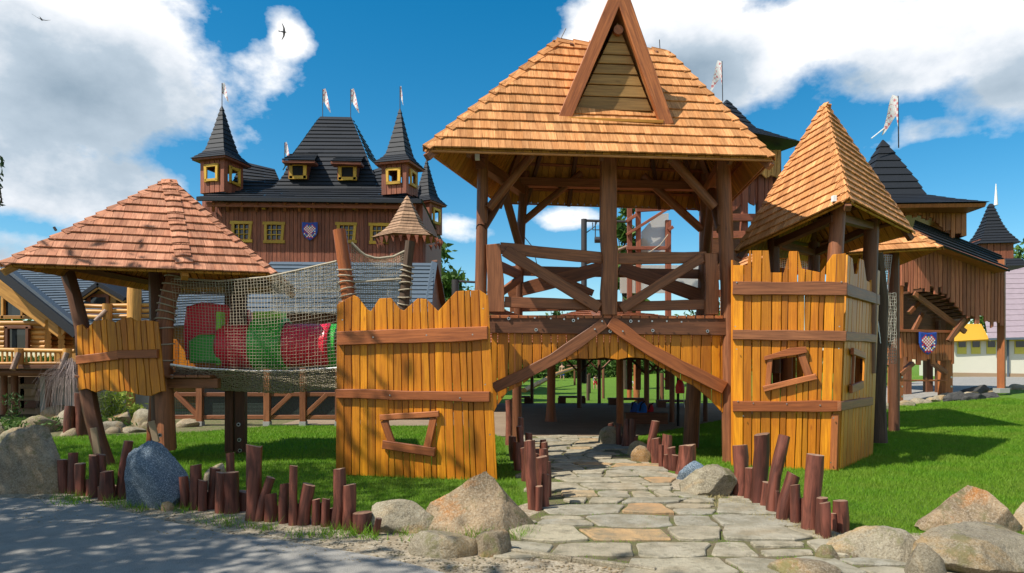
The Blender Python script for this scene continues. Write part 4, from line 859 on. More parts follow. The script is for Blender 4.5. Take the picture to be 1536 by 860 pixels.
IA, IL, IR = GA + back * .16 - V((0, 0, .30)), GBL + back * .16 + V((.10, 0, -.01)), GBR + back * .16 - V((.10, 0, .01))
nb = 8; hts = [0, .14, .27, .385, .49, .59, .68, .80, 1]
for k in range(nb):
    f0, f1 = hts[k] + .004, hts[k + 1] - .004; A, B, C, D = IL.lerp(IA, f0), IR.lerp(IA, f0), IR.lerp(IA, f1), IL.lerp(IA, f1)
    link('gable_board', one(slab, [A + gn * U(0, .012), B + gn * U(0, .012), C, D], gn, .03, B - A, .006), 'gable_board', gt)
post(gt, 'ridge_beam', [GA + gn * -.08 - V((0, 0, .46)), GA + back * 1.5 - V((0, 0, .42))], .075, mat='rail_brown')
link('sill_board', one(beam, GBL + V((0.05, -.02, .0)), GBR + V((-.05, -.02, 0)), .05, .10, gn, .002), 'soffit', gt)
for a in ((TL + V((.05, 0, .0))), (TR - V((.12, 0, 0)))): post(gt, 'lightning_rod', [a, a + V((.10 if a.x < 1.5 else -.01, 0, .2))], .008, mat='dark_steel', lump=0, n=5)
for px, d in ((716, 10.5), (1098, 10.7)):
    c = at(px, 240, d); link('spotlight', one(box, c, .07, .07, .10), 'white', gt)
# ================================================================ right tower
BLp, BRp, BB, BK = V((3.42, 10.57, 0)), V((4.83, 10.1, 0)), V((6.27, 11.87, 0)), V((4.8, 12.6, 0))
plD = Pl(BLp[:2], BRp[:2]); plD2 = Pl(BRp[:2], BB[:2])
td = thing('corner_tower', 'yellow board tower with battlements and steep crooked shingled roof', 'tower', (4.9, 11.3, 0))
topD = [(1096, 398), (1121, 398), (1124, 376), (1153, 376), (1156, 409), (1176, 409), (1184, 377), (1198, 377), (1203, 403), (1231, 409), (1249, 382), (1270, 380)]
board_wall(plD, td, (1099, 1269), (1099, 1259), (400, 700), 13, topD, [(1099, 698), (1167, 706), (1259, 707)], [dict(x=(1157, 1205), t=[(1157, 540), (1205, 534)], b=[(1157, 578), (1205, 568)])])
topD2 = [(1270, 381), (1279, 388), (1281, 412), (1286, 411), (1290, 388), (1296, 390), (1300, 421), (1307, 424), (1311, 402), (1321, 407)]
board_wall(plD2, td, (1270, 1320), (1260, 1309), (420, 700), 10, topD2, [(1259, 707), (1309, 683)], [dict(x=(1282, 1296), t=[(1282, 535), (1296, 538)], b=[(1282, 580), (1296, 574)])], wav=.5, gap=.6)
for a, b in ((BB, BK), (BK, BLp)):                       # back walls, boards standing side by side
    k = 12
    for i in range(k):
        p, q = a.lerp(b, i / k + .003), a.lerp(b, (i + 1) / k - .003); z = V((0, 0, 2.95 + .25 * ((i // 2) % 2))); o = V((.0, 0, 0))
        if 3 <= i <= 7:                                  # an opening, the garden shows through the window
            link('board', one(slab, [p + V((0, 0, 1.95)), q + V((0, 0, 1.95)), q + z, p + z], (b - a).cross(V((0, 0, 1))) * -1, .03, V((0, 0, 1))), 'yellow_stain', td)
            if a is BB: link('board', one(slab, [p, q, q + V((0, 0, .95)), p + V((0, 0, .95))], (b - a).cross(V((0, 0, 1))) * -1, .03, V((0, 0, 1))), 'yellow_stain', td)
        else: link('board', one(slab, [p, q, q + z, p + z], (b - a).cross(V((0, 0, 1))) * -1, .03, V((0, 0, 1))), 'yellow_stain', td)
for y0, y1, w, r in [((432), (433), 20, 'gate_brown'), (502, 504, 15, 'gate_brown'), (610, 610, 16, 'rail_brown')]: timber(td, 'rail', plD, (1099, y0), ({432: 1271, 502: 1270, 610: 1262}[y0], y1), w, .06, r, .07, .016)
for a, b, w in [((1271, 434), (1320, 450), 17), ((1269, 504), (1315, 508), 13), ((1262, 610), (1310, 602), 13)]: timber(td, 'rail', plD2, a, b, w, .055, 'gate_brown', .065, .008)
timber(td, 'corner_board', plD, (1253, 622), (1250, 706), 10, .03, 'orange_board', .03, .004)
A = [plD.at(x, y, .085) for x, y in [(1146, 541), (1146, 535), (1165, 529), (1185, 522), (1209, 520), (1211, 529), (1192, 533), (1170, 536)]]; link('window_lintel', one(slab, A, plD.n, .06, V((1, 0, 0))), 'rail_brown', td)
timber(td, 'window_sill', plD, (1145, 584), (1225, 565), 9, .06, 'rail_brown', .085, .004); timber(td, 'window_jamb', plD, (1155, 538), (1152, 580), 8, .045, 'rail_brown', .06, .003); timber(td, 'window_jamb', plD, (1202, 532), (1214, 567), 11, .045, 'rail_brown', .06, .003)
timber(td, 'window_bar', plD2, (1281, 527), (1299, 534), 10, .05, 'rail_brown', .08, .002); timber(td, 'window_bar', plD2, (1279, 584), (1296, 577), 12, .05, 'rail_brown', .08, .002); timber(td, 'window_jamb', plD2, (1283, 532), (1281, 580), 6, .04, 'rail_brown', .06, .002)
bolts(td, plD, [(1103, 490), (1259, 490), (1105, 524), (1258, 523), (1107, 602), (1115, 624), (1250, 627), (1246, 694), (1262, 423), (1105, 424), (1130, 605), (1180, 606), (1230, 608)], .010, .07)
post(td, 'roof_post', [at(1250, 560, 10.55), at(1251, 480, 10.6), at(1252, 400, 10.65), at(1258, 305, 10.7)], .115, .115, 'gate_brown')
post(td, 'roof_post', [at(1302, 560, 11.9), at(1304, 420, 11.9), at(1308, 330, 11.9)], .13, .12, 'dark_post')
post(td, 'roof_post', [at(1162, 560, 12.2), at(1161, 420, 12.2), at(1160, 352, 12.2)], .11, .10, 'dark_post'); post(td, 'roof_post', [V((5.75, 13, .5)), V((5.75, 13, 3.9))], .11, .1, 'dark_post'); post(td, 'roof_post', [at(1181, 600, 12.3), at(1181, 500, 12.3)], .10, .10, 'orange_board')
DN, DL, DR, DB, DA = V((4.93, 10.0, 3.99)), V((3.95, 12.0, 3.56)), V((7.4, 12.6, 4.0)), V((6.3, 14.4, 3.75)), V((5.52, 12.05, 6.18))
PD = Pieces(); shingles(PD, DL, DN, DA, DA, 17, .11); shingles(PD, DN, DR, DA, DA, 17, .12); shingles(PD, DR, DB, DA, DA, 15, .14); shingles(PD, DB, DL, DA, DA, 15, .14); PD.flush(td, 'cedar_orange', 'shingle', 'shingles')
dk = MB()
for a, b in ((DL, DN), (DN, DR), (DR, DB), (DB, DL)): deck(dk, a, b, DA, DA)
link('roof_boarding', dk, 'soffit', td, kind='stuff')
fn = [fnorm(DL, DN, DA), fnorm(DN, DR, DA), fnorm(DR, DB, DA), fnorm(DB, DL, DA)]
for c, a, b, n in ((DN, 0, 1, 17), (DR, 1, 2, 14), (DB, 2, 3, 12), (DL, 3, 0, 16)): hip_caps(td, c, DA, n, .13, fn[a], fn[b], 'cedar_orange')
for c in (DN, DR, DB, DL): link('hip_rafter', one(beam, c - V((0, 0, .08)), DA - V((0, 0, .12)), .09, .10, V((0, 0, 1)), .005), 'dark_post', td)
for a, b, n in ((DL, DN, fn[0]), (DN, DR, fn[1]), (DB, DR, fn[2]), (DL, DB, fn[3])):
    for v in (.12, .3, .5): link('batten', one(beam, a.lerp(DA, v) - n * .05, b.lerp(DA, v) - n * .05, .06, .05, n, .003), 'dark_post', td)
for a, b in ((at(1252, 320, 10.65), at(1308, 335, 11.9)), (at(1162, 362, 12.2), at(1252, 322, 10.65)), (at(1162, 360, 12.2), V((5.75, 13, 3.75))), (V((5.75, 13, 3.75)), at(1308, 335, 11.9))): link('wall_plate', one(beam, a, b, .12, .12, V((0, 0, 1)), .004), 'dark_post', td)
link('spotlight', one(box, at(1251, 303, 10.2), .06, .06, .09), 'white', td)
# post and net behind the tower
post(thing('net_post', 'thick knobbly log post behind the right tower with a net hung from it', 'post', at(1318, 648, 13.0)), 'log', [at(1319, 664, 13), at(1318, 600, 13), at(1321, 540, 13), at(1324, 450, 13), at(1316, 380, 13)], .14, .09, 'bark', lump=.25)
# ================================================================ left tower
ta = thing('lookout_hut', 'leaning post hut with wide pinkish shingled roof and small yellow board panel', 'hut', (-5.7, 11.2, 0))
AL, AF, AR, ARB, ALB, AA = V((-7.25, 9.68, 3.0)), V((-4.95, 10.35, 3.0)), V((-3.85, 11.1, 3.05)), V((-4.2, 13.2, 3.0)), V((-6.9, 13.3, 3.0)), V((-5.78, 11.5, 4.69))
PA = Pieces(); shingles(PA, AL, AF, AA, AA, 12, .14); shingles(PA, AF, AR, AA, AA, 12, .12)
PA2 = Pieces(); shingles(PA2, AR, ARB, AA, AA, 12, .16); shingles(PA2, ARB, ALB, AA, AA, 12, .16); shingles(PA2, ALB, AL, AA, AA, 12, .16)
PA.flush(ta, 'cedar_pink', 'shingle', 'shingles'); PA2.flush(ta, 'cedar_pink', 'shingle', 'shingles', 0)
dk = MB(); AC = [AL, AF, AR, ARB, ALB]
for i in range(5): deck(dk, AC[i], AC[(i + 1) % 5], AA, AA)
link('roof_boarding', dk, 'soffit', ta, kind='stuff')
an = [fnorm(AC[i], AC[(i + 1) % 5], AA) for i in range(5)]
for i in range(5): hip_caps(ta, AC[i], AA, 15, .12, an[i - 1], an[i], 'cedar_pink'); link('hip_rafter', one(beam, AC[i] - V((0, 0, .07)), AA - V((0, 0, .1)), .09, .10, V((0, 0, 1)), .005), 'soffit', ta)
for i in range(5):
    for v in (.1, .28): link('batten', one(beam, AC[i].lerp(AA, v) - an[i] * .05, AC[(i + 1) % 5].lerp(AA, v) - an[i] * .05, .10, .07, an[i], .004), 'dark_post', ta)
post(ta, 'leaning_post', [at(160, 700, 10.75), at(146, 655, 10.8), at(136, 615, 10.85), at(128, 560, 10.9), at(124, 495, 10.9), at(112, 445, 10.9), at(98, 398, 10.9)], .125, .10, 'dark_post', lump=.2)
post(ta, 'post', [at(247, 674, 11.6), at(244, 600, 11.6), at(238, 500, 11.6), at(233, 405, 11.6)], .20, .11, 'dark_post'); post(ta, 'post', [at(249, 676, 10.98), at(245, 560, 11), at(246, 490, 11.05), at(253, 450, 11.1), at(267, 402, 11.15)], .14, .13, 'gate_brown', lump=.15)
post(ta, 'post', [at(226, 668, 12.0), at(231, 590, 12.0), at(236, 520, 12.0)], .08, .07, 'rail_brown')
for dx, w in ((-8, 12), (8, 14)):
    a = at(351 + dx, 681, 12.05); link('post', one(beam, a, V((a.x, a.y, 3.0)), w * 2 / 1.9 / F * 12, .14, V((0, -1, 0)), .006), 'dark_post', ta)
plT = Pl((-4.5, 11.9), (-4.3, 11.9)); bolts(ta, plT, [(358, 637), (359, 660), (360, 676)], .035, .02, ring=True); bolts(ta, Pl((-5.4, 10.8), (-5.2, 10.8)), [(240, 653), (258, 565)], .035, .02, ring=True)
for x, y0, y1 in ((141, 642, 690), (228, 632, 664)):
    link('steel_bracket', one(beam, at(x - 2, y0, 10.6), at(x + 6, y1, 10.6), .10, .03, V((0, -1, 0)), .004), 'tan', ta)
plA = Pl((-6.75, 10.75), (-5.35, 10.6)); topA = [(113, 492), (116, 488), (122, 486), (130, 494), (140, 482), (160, 479), (172, 484), (182, 478), (195, 476), (204, 482), (218, 480), (238, 483)]
botA = [(117, 586), (130, 583), (143, 589), (158, 584), (172, 590), (190, 586), (205, 592), (225, 595), (238, 588), (249, 587)]
board_wall(plA, ta, (114, 237), (117, 248), (485, 590), 13, topA, botA, th=.03, jit=.35)
timber(ta, 'rail', plA, (113, 541), (176, 533), 13, .06, 'rail_brown', .07, .006); timber(ta, 'rail', plA, (174, 532), (235, 531), 13, .06, 'rail_brown', .068, .006)
for a, b in (((-6.9, 10.9), (-6.9, 12.8)), ((-6.9, 12.8), (-5.3, 12.9))):
    p = Pl(a, b)
    for i in range(10):
        q0, q1 = V((*a, 0)).lerp(V((*b, 0)), i / 10), V((*a, 0)).lerp(V((*b, 0)), (i + .95) / 10); link('board', one(slab, [q0 + V((0, 0, 1.2)), q1 + V((0, 0, 1.2)), q1 + V((0, 0, 2.05)), q0 + V((0, 0, 2.05))], p.n, .03, V((0, 0, 1))), 'yellow_stain', ta)
for y in (10.9, 12.2): link('floor_beam', one(beam, V((-6.95, y, 1.28)), V((-4.7, y, 1.28)), .16, .12, V((0, -1, 0)), .004), 'gate_brown', ta)
for i in range(11): link('floor_plank', one(box, V((-6.8 + i * .195, 11.7, 1.37)), .185, 1.9, .04), 'gate_brown', ta)
post(ta, 'roof_ring', [at(81, 341, 10.6), at(84, 346, 10.6)], .02, .02, 'dark_steel', lump=0, n=6)
# rope wound round posts
def windings(parent, pts, r, n, mat='rope'):
    pts = [V(p) for p in pts]
    for k in range(n):
        f = (k + .5) / n * (len(pts) - 1); i = min(int(f), len(pts) - 2); c = pts[i].lerp(pts[i + 1], f - i); ax = (pts[i + 1] - pts[i]).normalized(); a = ax.cross(V((0, 1, 0))).normalized(); b = ax.cross(a)
        ring = [c + a * math.cos(t) * r + b * math.sin(t) * r + ax * (.02 * math.cos(t + k)) for t in [2 * math.pi * j / 14 for j in range(15)]]
        link('rope_winding', one(tube, ring, .011, 5, False), mat, parent)
windings(ta, [at(245, 575, 11), at(246, 490, 11.05), at(253, 450, 11.1), at(264, 412, 11.15)], .155, 11)
# ================================================================ the net bridge
nb_ = thing('net_bridge', 'grey rope net bridge running from the hut to the yellow wall', 'net', (-4, 11, 0))
def net(parent, name, fn, nu, nv, r, mat, sub=2, sides=3, jitter=0):
    mb = MB()
    P = [[V(fn(i / nu, j / nv)) + V((U(-1, 1), U(-1, 1), U(-1, 1))) * jitter for j in range(nv + 1)] for i in range(nu + 1)]
    for i in range(nu + 1): tube(mb, P[i], r, sides, False)
    for j in range(nv + 1): tube(mb, [P[i][j] for i in range(nu + 1)], r, sides, False)
    return link(name, mb, mat, parent, kind='stuff' if nu * nv > 40 else None)
topR = [(262, 418), (330, 422), (400, 416), (450, 405), (505, 392)]; botR = [(256, 547), (300, 553), (380, 557), (440, 557), (506, 552)]
def front_net(u, v):
    x = 262 + 243 * u; d = 10.95 - .35 * math.sin(u * 3.14) * (1 - abs(v - .5)) - .2 * u; yt, yb = interp(topR, x), interp(botR, x - 5 * (1 - u)); return at(x - 6 * v * (1 - u) + 3 * math.sin(v * 3.1) * (1 - u), yb + (yt - yb) * v, d)
net(nb_, 'side_net', front_net, 52, 30, .0031, 'rope', jitter=.004)
def belly(u, v):
    x = 256 + 252 * u; yt = interp(botR, x); sag = interp([(256, 560), (330, 585), (420, 590), (508, 583)], x); return at(x, yt + (sag - yt) * (1 - (1 - v) ** 1.6), 10.75 - .15 * u + 1.0 * v)
net(nb_, 'floor_net', belly, 90, 18, .0060, 'rope', jitter=.012)
def roof_net(u, v): x = 262 + 243 * u; p = at(x, interp(topR, x), 10.9 - .2 * u); q = at(262 + 245 * u, 438, 12.4); return p.lerp(q, v) - V((0, 0, .12 * math.sin(v * 3.14)))
net(nb_, 'top_net', roof_net, 60, 14, .0042, 'rope_grey', jitter=.006)
for nm, L in (('edge_rope', [at(x, y, 10.93 - .2 * (x - 262) / 243) for x, y in topR]), ('edge_rope', [at(x, y, 10.74) for x, y in botR])): link(nm, one(tube, L, .018, 6), 'rope' if L[0].z > 2 else 'white_paint', nb_)
# net screen between the two bare logs
ns = thing('net_screen', 'sagging rope net hung between two bare logs above the yellow wall', 'net', at(520, 460, 10.6))
L1 = [at(524, 470, 10.6), at(522, 440, 10.6), at(517, 400, 10.6), at(509, 345, 10.6)]; L2 = [at(605, 472, 10.9), at(608, 430, 10.9), at(612, 395, 10.9), at(615, 362, 10.9)]
post(ns, 'bare_log', L1, .105, .10, 'log_brown' if 'log_brown' in M else 'rail_brown', lump=.08); post(ns, 'bare_log', L2, .085, .075, 'bark', lump=.22)
windings(ns, L1[:3], .125, 8); windings(ns, L2[:3], .105, 8)
def scr(u, v):
    x = 527 + 84 * u; yt = interp([(527, 364), (545, 382), (565, 388), (590, 385), (611, 375)], x); return at(x, 424 + (yt - 424) * v - 6 * u * (1 - v), 10.6 + .3 * u + .12 * math.sin(v * 3.1))
net(ns, 'upper_net', scr, 26, 17, .0045, 'rope', jitter=.006)
def scr2(u, v): x = 505 + 112 * u; return at(x, 475 + (423 - 475 - 5 * u) * v, 10.75 + .15 * u)
net(ns, 'lower_net', scr2, 44, 20, .0062, 'rope_grey', jitter=.005)
def scr3(u, v): x = 408 + 100 * u; yt = interp([(408, 412), (450, 404), (505, 391)], x); return at(x, 470 + (yt - 470) * v, 10.95)
net(ns, 'lower_net', scr3, 34, 22, .004, 'rope_grey', jitter=.006)
link('edge_rope', one(tube, [scr(i / 12, 1) for i in range(13)], .02, 6), 'rope', ns); link('edge_rope', one(tube, [scr(i / 6, 0) for i in range(7)], .016, 6), 'rope', ns)
# net behind right tower
nr = thing('hanging_net', 'white rope net hanging down behind the right tower', 'net', at(1325, 520, 12.9))
def rn(u, v): x0 = interp([(0, 1321), (.5, 1312), (1, 1313)], v); x1 = interp([(0, 1324), (.45, 1330), (1, 1338)], v); return at(x0 + (x1 - x0) * u, 515 + (383 - 515) * v, 12.9 + .3 * math.sin(u * 3))
net(nr, 'mesh', rn, 8, 36, .009, 'white_paint', jitter=.004)
def rn2(u, v): return at(1322 + 22 * u + 6 * math.sin(v * 3) * (1 - u), 545 + (440 - 545) * v, 14.5)
net(nr, 'mesh', rn2, 7, 22, .006, 'rope_grey', jitter=.01)
# ================================================================ plastic crawl tunnel inside the net
tn = thing('crawl_tunnel', 'red and green plastic crawl tunnel seen through the net', 'tunnel', at(380, 560, 11.8))
def ringtube(name, x0, x1, yc, rp, d, mat, dy=0, th=.05, ribs=0):
    a, b = at(x0, yc, d), at(x1, yc + dy, d); r = rp / F * d; n = 24; ax = (b - a).normalized(); u_ = V((0, 0, 1)); w = ax.cross(u_).normalized(); u_ = w.cross(ax); prof = [(0, r - th), (0, r * .97), (.06, r * 1.04), (.14, r), (.86, r), (.94, r * 1.04), (1, r * .97), (1, r - th)]
    vs = []; 
    for f, rr in prof: vs += [a.lerp(b, f) + (w * math.cos(t) + u_ * math.sin(t)) * rr for t in [2 * math.pi * j / n for j in range(n)]]
    fs = [(i * n + j, i * n + (j + 1) % n, ((i + 1) % 8) * n + (j + 1) % n, ((i + 1) % 8) * n + j) for i in range(8) for j in range(n)]; mb = MB(); mb.add(vs, fs, [[(0, 0)] * 4] * len(fs)); link(name, mb, mat, tn, smooth=True)
ringtube('green_section', 383, 432, 516, 38, 11.7, 'plastic_green'); ringtube('red_section', 428, 498, 518, 32, 11.72, 'plastic_red'); ringtube('green_collar', 494, 510, 520, 34, 11.8, 'plastic_green'); ringtube('red_section', 334, 388, 520, 33, 11.75, 'plastic_red')
link('red_panel', one(slab, [at(x, y, 11.6) for x, y in [(276, 540), (272, 500), (277, 460), (300, 453), (326, 456), (330, 462), (326, 500), (300, 515), (292, 540)]], V((-.3, -1, 0)), .25, None, .04), 'plastic_red', tn, smooth=False)
link('green_panel', one(slab, [at(x, y, 11.4) for x, y in [(282, 545), (281, 512), (296, 502), (328, 502), (328, 545)]], V((-.1, -1, 0)), .45, None, .04), 'plastic_green', tn)
link('lime_strip', one(box, at(331, 548, 11.6), .07, .2, .9), 'plastic_lime', tn); link('red_panel', one(slab, [at(x, y, 11.9) for x, y in [(358, 530), (366, 505), (378, 490), (388, 492), (386, 520), (372, 525)]], V((0, -1, 0)), .2, None, .02), 'red', tn)
link('red_panel', one(slab, [at(x, y, 12.2) for x, y in [(340, 490), (340, 468), (372, 465), (375, 488)]], V((0, -1, 0)), .12, None, .02), 'plastic_red', tn); link('lime_strip', one(box, at(405, 478, 12.3), .5, .3, .12), 'plastic_lime', tn)
bz = one(beam, at(262, 560, 11.9), at(330, 566, 11.9), .2, .15, V((0, -1, 0)), .005); link('support_beam', bz, 'gate_brown', tn)
# ================================================================ low roof and plaza pavilion behind the gate
pv = thing('pavilion', 'open timber pavilion on posts over the dark plaza behind gate', 'pavilion', (2.5, 20, 0))
plist = [(827, 633, 18.6, 13, 'orange_board', 1.5), (869, 613, None, 7, 'dark_post', 1), (798, 606, None, 5, 'dark_post', 1), (930, 640, 17.3, 11, 'orange_board', 1), (899, 606, None, 5, 'dark_post', 1), (970, 622, None, 8, 'gate_brown', 1), (987, 611, None, 5, 'dark_post', 1), (1008, 634, None, 8, 'gate_brown', 1), (1017, 640, None, 4, 'black', 1), (1058, 633, None, 7, 'dark_post', 1)]
for px, py, d, w, mt, fl in plist:
    g = gpt(px, py); tz = 1.6 + 8 / F * g.y + .02; rr = w / 2 / F * g.y
    mb = one(tube, [g - V((0, 0, .05)), g + V((0, 0, .12)), g + V((0, 0, .5)), V((g.x, g.y, tz))], [rr * fl * 1.1, rr * (1 + (fl - 1) * .6), rr, rr], 10, True, None, 0, 0, .12 * fl, R() * 9); link('post', mb, mt, pv, smooth=True)
    if py < 625:
        for s in (-1, 1): post(pv, 'knee_brace', [V((g.x, g.y, tz - .55)), V((g.x + s * .5, g.y, tz - .05))], .035, mat='dark_post')
for y in (14.9, 17.3, 19.2, 22.0, 24.5, 26.2): link('beam', one(beam, V((-.9, y, 1.80)), V((7.0, y, 1.80)), .16, .12, V((0, -1, 0)), .004), 'dark_post', pv)
for x in (-.6, 1.0, 2.8, 4.6, 6.4): link('cross_beam', one(beam, V((x, 14.6, 1.93)), V((x, 26.4, 1.93)), .12, .12, V((0, 0, 1)), .004), 'dark_post', pv)
E = [V((-1.3, 14.35, 2.0)), V((7.3, 14.35, 2.0)), V((7.3, 26.6, 2.0)), V((-1.3, 26.6, 2.0))]; T0, T1 = V((2.2, 19.5, 3.15)), V((4.2, 21.5, 3.15))
PP = Pieces(); shingles(PP, E[0], E[1], T0, T1, 16, .25); shingles(PP, E[1], E[2], T1, T1, 12, .5); shingles(PP, E[2], E[3], T1, T0, 12, .6); shingles(PP, E[3], E[0], T0, T0, 12, .5); PP.flush(pv, 'rail_brown', 'shingle', 'shingles', 300)
dk = MB()
for a, b, c, d in ((E[0], E[1], T0, T1), (E[1], E[2], T1, T1), (E[2], E[3], T1, T0), (E[3], E[0], T0, T0)): deck(dk, a, b, c, d, .03, .3)
link('roof_boarding', dk, 'gate_brown', pv, kind='stuff')
# benches, playground pieces and people beyond the plaza
def bench(label, px0, px1, py, ty):
    a, b = gpt(px0, py), gpt(px1, py); t = thing('bench', label, 'bench', (a + b) / 2, 'log benches round the plaza'); h = (py - ty) / F * a.y
    link('seat', one(beam, a + V((0, 0, h)), b + V((0, 0, h)), .34, .08, V((0, 0, 1)), .01), 'dark_post', t)
    for f in (.12, .88): link('leg', one(box, a.lerp(b, f), .3, .3, h - .08), 'dark_post', t)
bench('dark log bench left behind the flared orange post', 838, 877, 606, 594); bench('long dark bench between the two middle pavilion posts', 912, 968, 608, 597); bench('dark bench at the left end of the plaza', 770, 795, 606, 594); bench('dark bench at the right rear of the plaza', 985, 1040, 612, 600)
lg = thing('climbing_log', 'long slanting log on forked posts on the far playground lawn', 'log', gpt(800, 590)); a, b = gpt(786, 589), at(866, 551, gpt(860, 575).y); post(lg, 'trunk', [a + V((0, 0, .1)), a.lerp(b, .5) + V((0, 0, .2)), b], .15, .13, 'log_yellow')
for px, py, ty in ((862, 578, 556), (884, 590, 560)): g = gpt(px, py); post(lg, 'forked_post', [g, g + V((0, 0, (py - ty) / F * g.y))], .08, .07, 'dark_post')
link('crossbar', one(tube, [at(850, 549, 45), at(884, 549, 45)], .07, 6), 'dark_post', lg)
for px, py, ty, w, mt, lab in [(905, 598, 550, 4, 'dark_post', 'thin dark pole behind the plaza, left of the yellow post'), (955, 601, 547, 10, 'orange_board', 'bright orange post standing in sun beyond the plaza'), (944, 600, 547, 7, 'rail_brown', 'red brown post beside the bright orange post beyond plaza'), (993, 600, 560, 6, 'dark_post', 'dark stump post far right beyond the plaza'), (882, 601, 562, 5, 'bark', 'crooked bare trunk beyond the plaza benches')]:
    g = gpt(px, py); ob = post(None, 'playground_post', [g, g + V((0, 0, (py - ty) / F * g.y))], w / 2 / F * g.y, None, mt, label=lab, cat='post')
def person(label, px, fy, hpx, top, legs, stoop=0, sit=False, sx=1, hair='hair'):
    g = gpt(px, fy); h = hpx / F * g.y; t = thing('person', label, 'person', g)
    me = bpy.data.meshes.new('body'); k = h; lean = stoop * .32 * k
    if sit: J = [(0, 0, .30), (0, .02, .48), (0, 0, .72), (0, 0, .80), (0, -.01, .92), (-.07, 0, .28), (-.10, -.26, .27), (-.10, -.27, .02), (.07, 0, .28), (.12, -.24, .27), (.12, -.25, .02), (-.14, 0, .70), (-.18, -.06, .50), (-.1, -.18, .40), (.14, 0, .70), (.18, -.06, .50), (.1, -.18, .40)]
    else: J = [(0, 0, .50), (0, -lean * .3 / k, .62), (0, -lean / k, .80 - stoop * .12), (0, -lean * 1.15 / k, .86 - stoop * .14), (0, -lean * 1.3 / k, .94 - stoop * .2), (-.06, 0, .47), (-.07, -.02, .26), (-.09, .03, .03), (.06, 0, .47), (.09, -.04, .26), (.10, -.02, .03), (-.12, -lean / k, .79 - stoop * .12), (-.15, -lean * 1.2 / k, .62 - stoop * .15), (-.13, -lean * 1.4 / k - .06, .47 - stoop * .1), (.12, -lean / k, .79 - stoop * .12), (.16, -lean * 1.2 / k, .63 - stoop * .15), (.15, -lean * 1.4 / k - .08, .50 - stoop * .1)]
    me.from_pydata([(x * k * sx, y * k, z * k) for x, y, z in J], [(0, 1), (1, 2), (2, 3), (3, 4), (0, 5), (5, 6), (6, 7), (0, 8), (8, 9), (9, 10), (2, 11), (11, 12), (12, 13), (2, 14), (14, 15), (15, 16)], [])
    rad = [.075, .07, .075, .032, .058, .055, .038, .026, .055, .038, .026, .036, .026, .018, .036, .026, .018]
    def skin(name, idx, mat, grow):
        m2 = me if name == 'body' else None
        if m2 is None:
            m2 = bpy.data.meshes.new(name); mp = {q: i for i, q in enumerate(idx)}; m2.from_pydata([me.vertices[q].co[:] for q in idx], [(mp[a.vertices[0]], mp[a.vertices[1]]) for a in me.edges if a.vertices[0] in mp and a.vertices[1] in mp], [])
        o = bpy.data.objects.new(name, m2); COL.objects.link(o); o.parent = t; md = o.modifiers.new('skin', 'SKIN'); sv = m2.skin_vertices
        if not len(sv): 
            m2.attributes  # layer made by the modifier below
        return o, md
    # skin layers need the operator-free route: build limbs as one welded tube surface instead
    bm = bmesh.new(); lay = bm.verts.layers.skin.verify()
    vv = [bm.verts.new(p.co) for p in me.vertices]
    for v_, r_ in zip(vv, rad): v_[lay].radius = (r_ * k, r_ * k)
    vv[0][lay].use_root = True
    for e in me.edges: bm.edges.new((vv[e.vertices[0]], vv[e.vertices[1]]))
    bm.to_mesh(me); bm.free(); o = bpy.data.objects.new('body', me); COL.objects.link(o); o.parent = t; o.modifiers.new('skin', 'SKIN'); s_ = o.modifiers.new('sub', 'SUBSURF'); s_.levels = s_.render_levels = 1; me.materials.append(M['skin'])
    WO[o.name] = WO[t.name]
    def cloth(name, idx, mat, grow):
        m2 = bpy.data.meshes.new(name); bm = bmesh.new(); lay = bm.verts.layers.skin.verify(); mp = {}
        for q in idx: x, y, z = J[q]; mp[q] = bm.verts.new((x * k * sx, y * k, z * k)); mp[q][lay].radius = (rad[q] * k * grow,) * 2
        mp[idx[0]][lay].use_root = True
        for a, b in [(0, 1), (1, 2), (0, 5), (5, 6), (6, 7), (0, 8), (8, 9), (9, 10), (2, 11), (11, 12), (2, 14), (14, 15)]:
            if a in mp and b in mp: bm.edges.new((mp[a], mp[b]))
        bm.to_mesh(m2); bm.free(); c = bpy.data.objects.new(name, m2); COL.objects.link(c); c.parent = t; c.modifiers.new('skin', 'SKIN'); s2 = c.modifiers.new('sub', 'SUBSURF'); s2.levels = s2.render_levels = 1; m2.materials.append(M[mat]); WO[c.name] = WO[t.name]
    cloth('shirt', [1, 2, 11, 12, 14, 15], top, 1.22); cloth('trousers', [0, 5, 6, 8, 9], legs, 1.25)
    x, y, z = J[4]; v, f = ICO[2]; mb = MB(); c = V((x * k * sx, y * k + .012 * k, z * k + .018 * k)) + g; mb.add([tuple(c + V(q) * .064 * k) for q in v if True], f, [[(0, 0)] * 3] * len(f)); link('hair', mb, hair, t, smooth=True)
person('person in pale top and blue trousers walking on the far lawn', 843, 571, 26, 'tan', 'cloth_blue')
person('person stooping in grey top and red shorts behind the pavilion', 893, 585, 26, 'cloth_grey', 'cloth_red', stoop=.8)
person('small person in white sitting on the grass beyond the plaza', 947, 587, 20, 'cloth_white', 'tan', sit=True)
person('person in red seen at the far right beyond the pavilion', 993, 583, 22, 'cloth_red', 'cloth_grey', stoop=.5)
def bag(label, px, py, w, h, mat, strap='black'):
    g = gpt(px, py); s = g.y / F; t = thing('backpack', label, 'backpack', g, 'bags left on the plaza bench'); mb = rock_mb((g.x, g.y, .30), w / 2 * s, w / 2.4 * s, h * s, int(px), 3, 4, .12); link('bag', mb, mat, t, smooth=True)
    link('strap', one(tube, [g + V((-.08, -.1, .35)), g + V((-.05, -.14, .30 + h * s * .8)), g + V((.05, -.1, .32 + h * s))], .018, 5), strap, t)
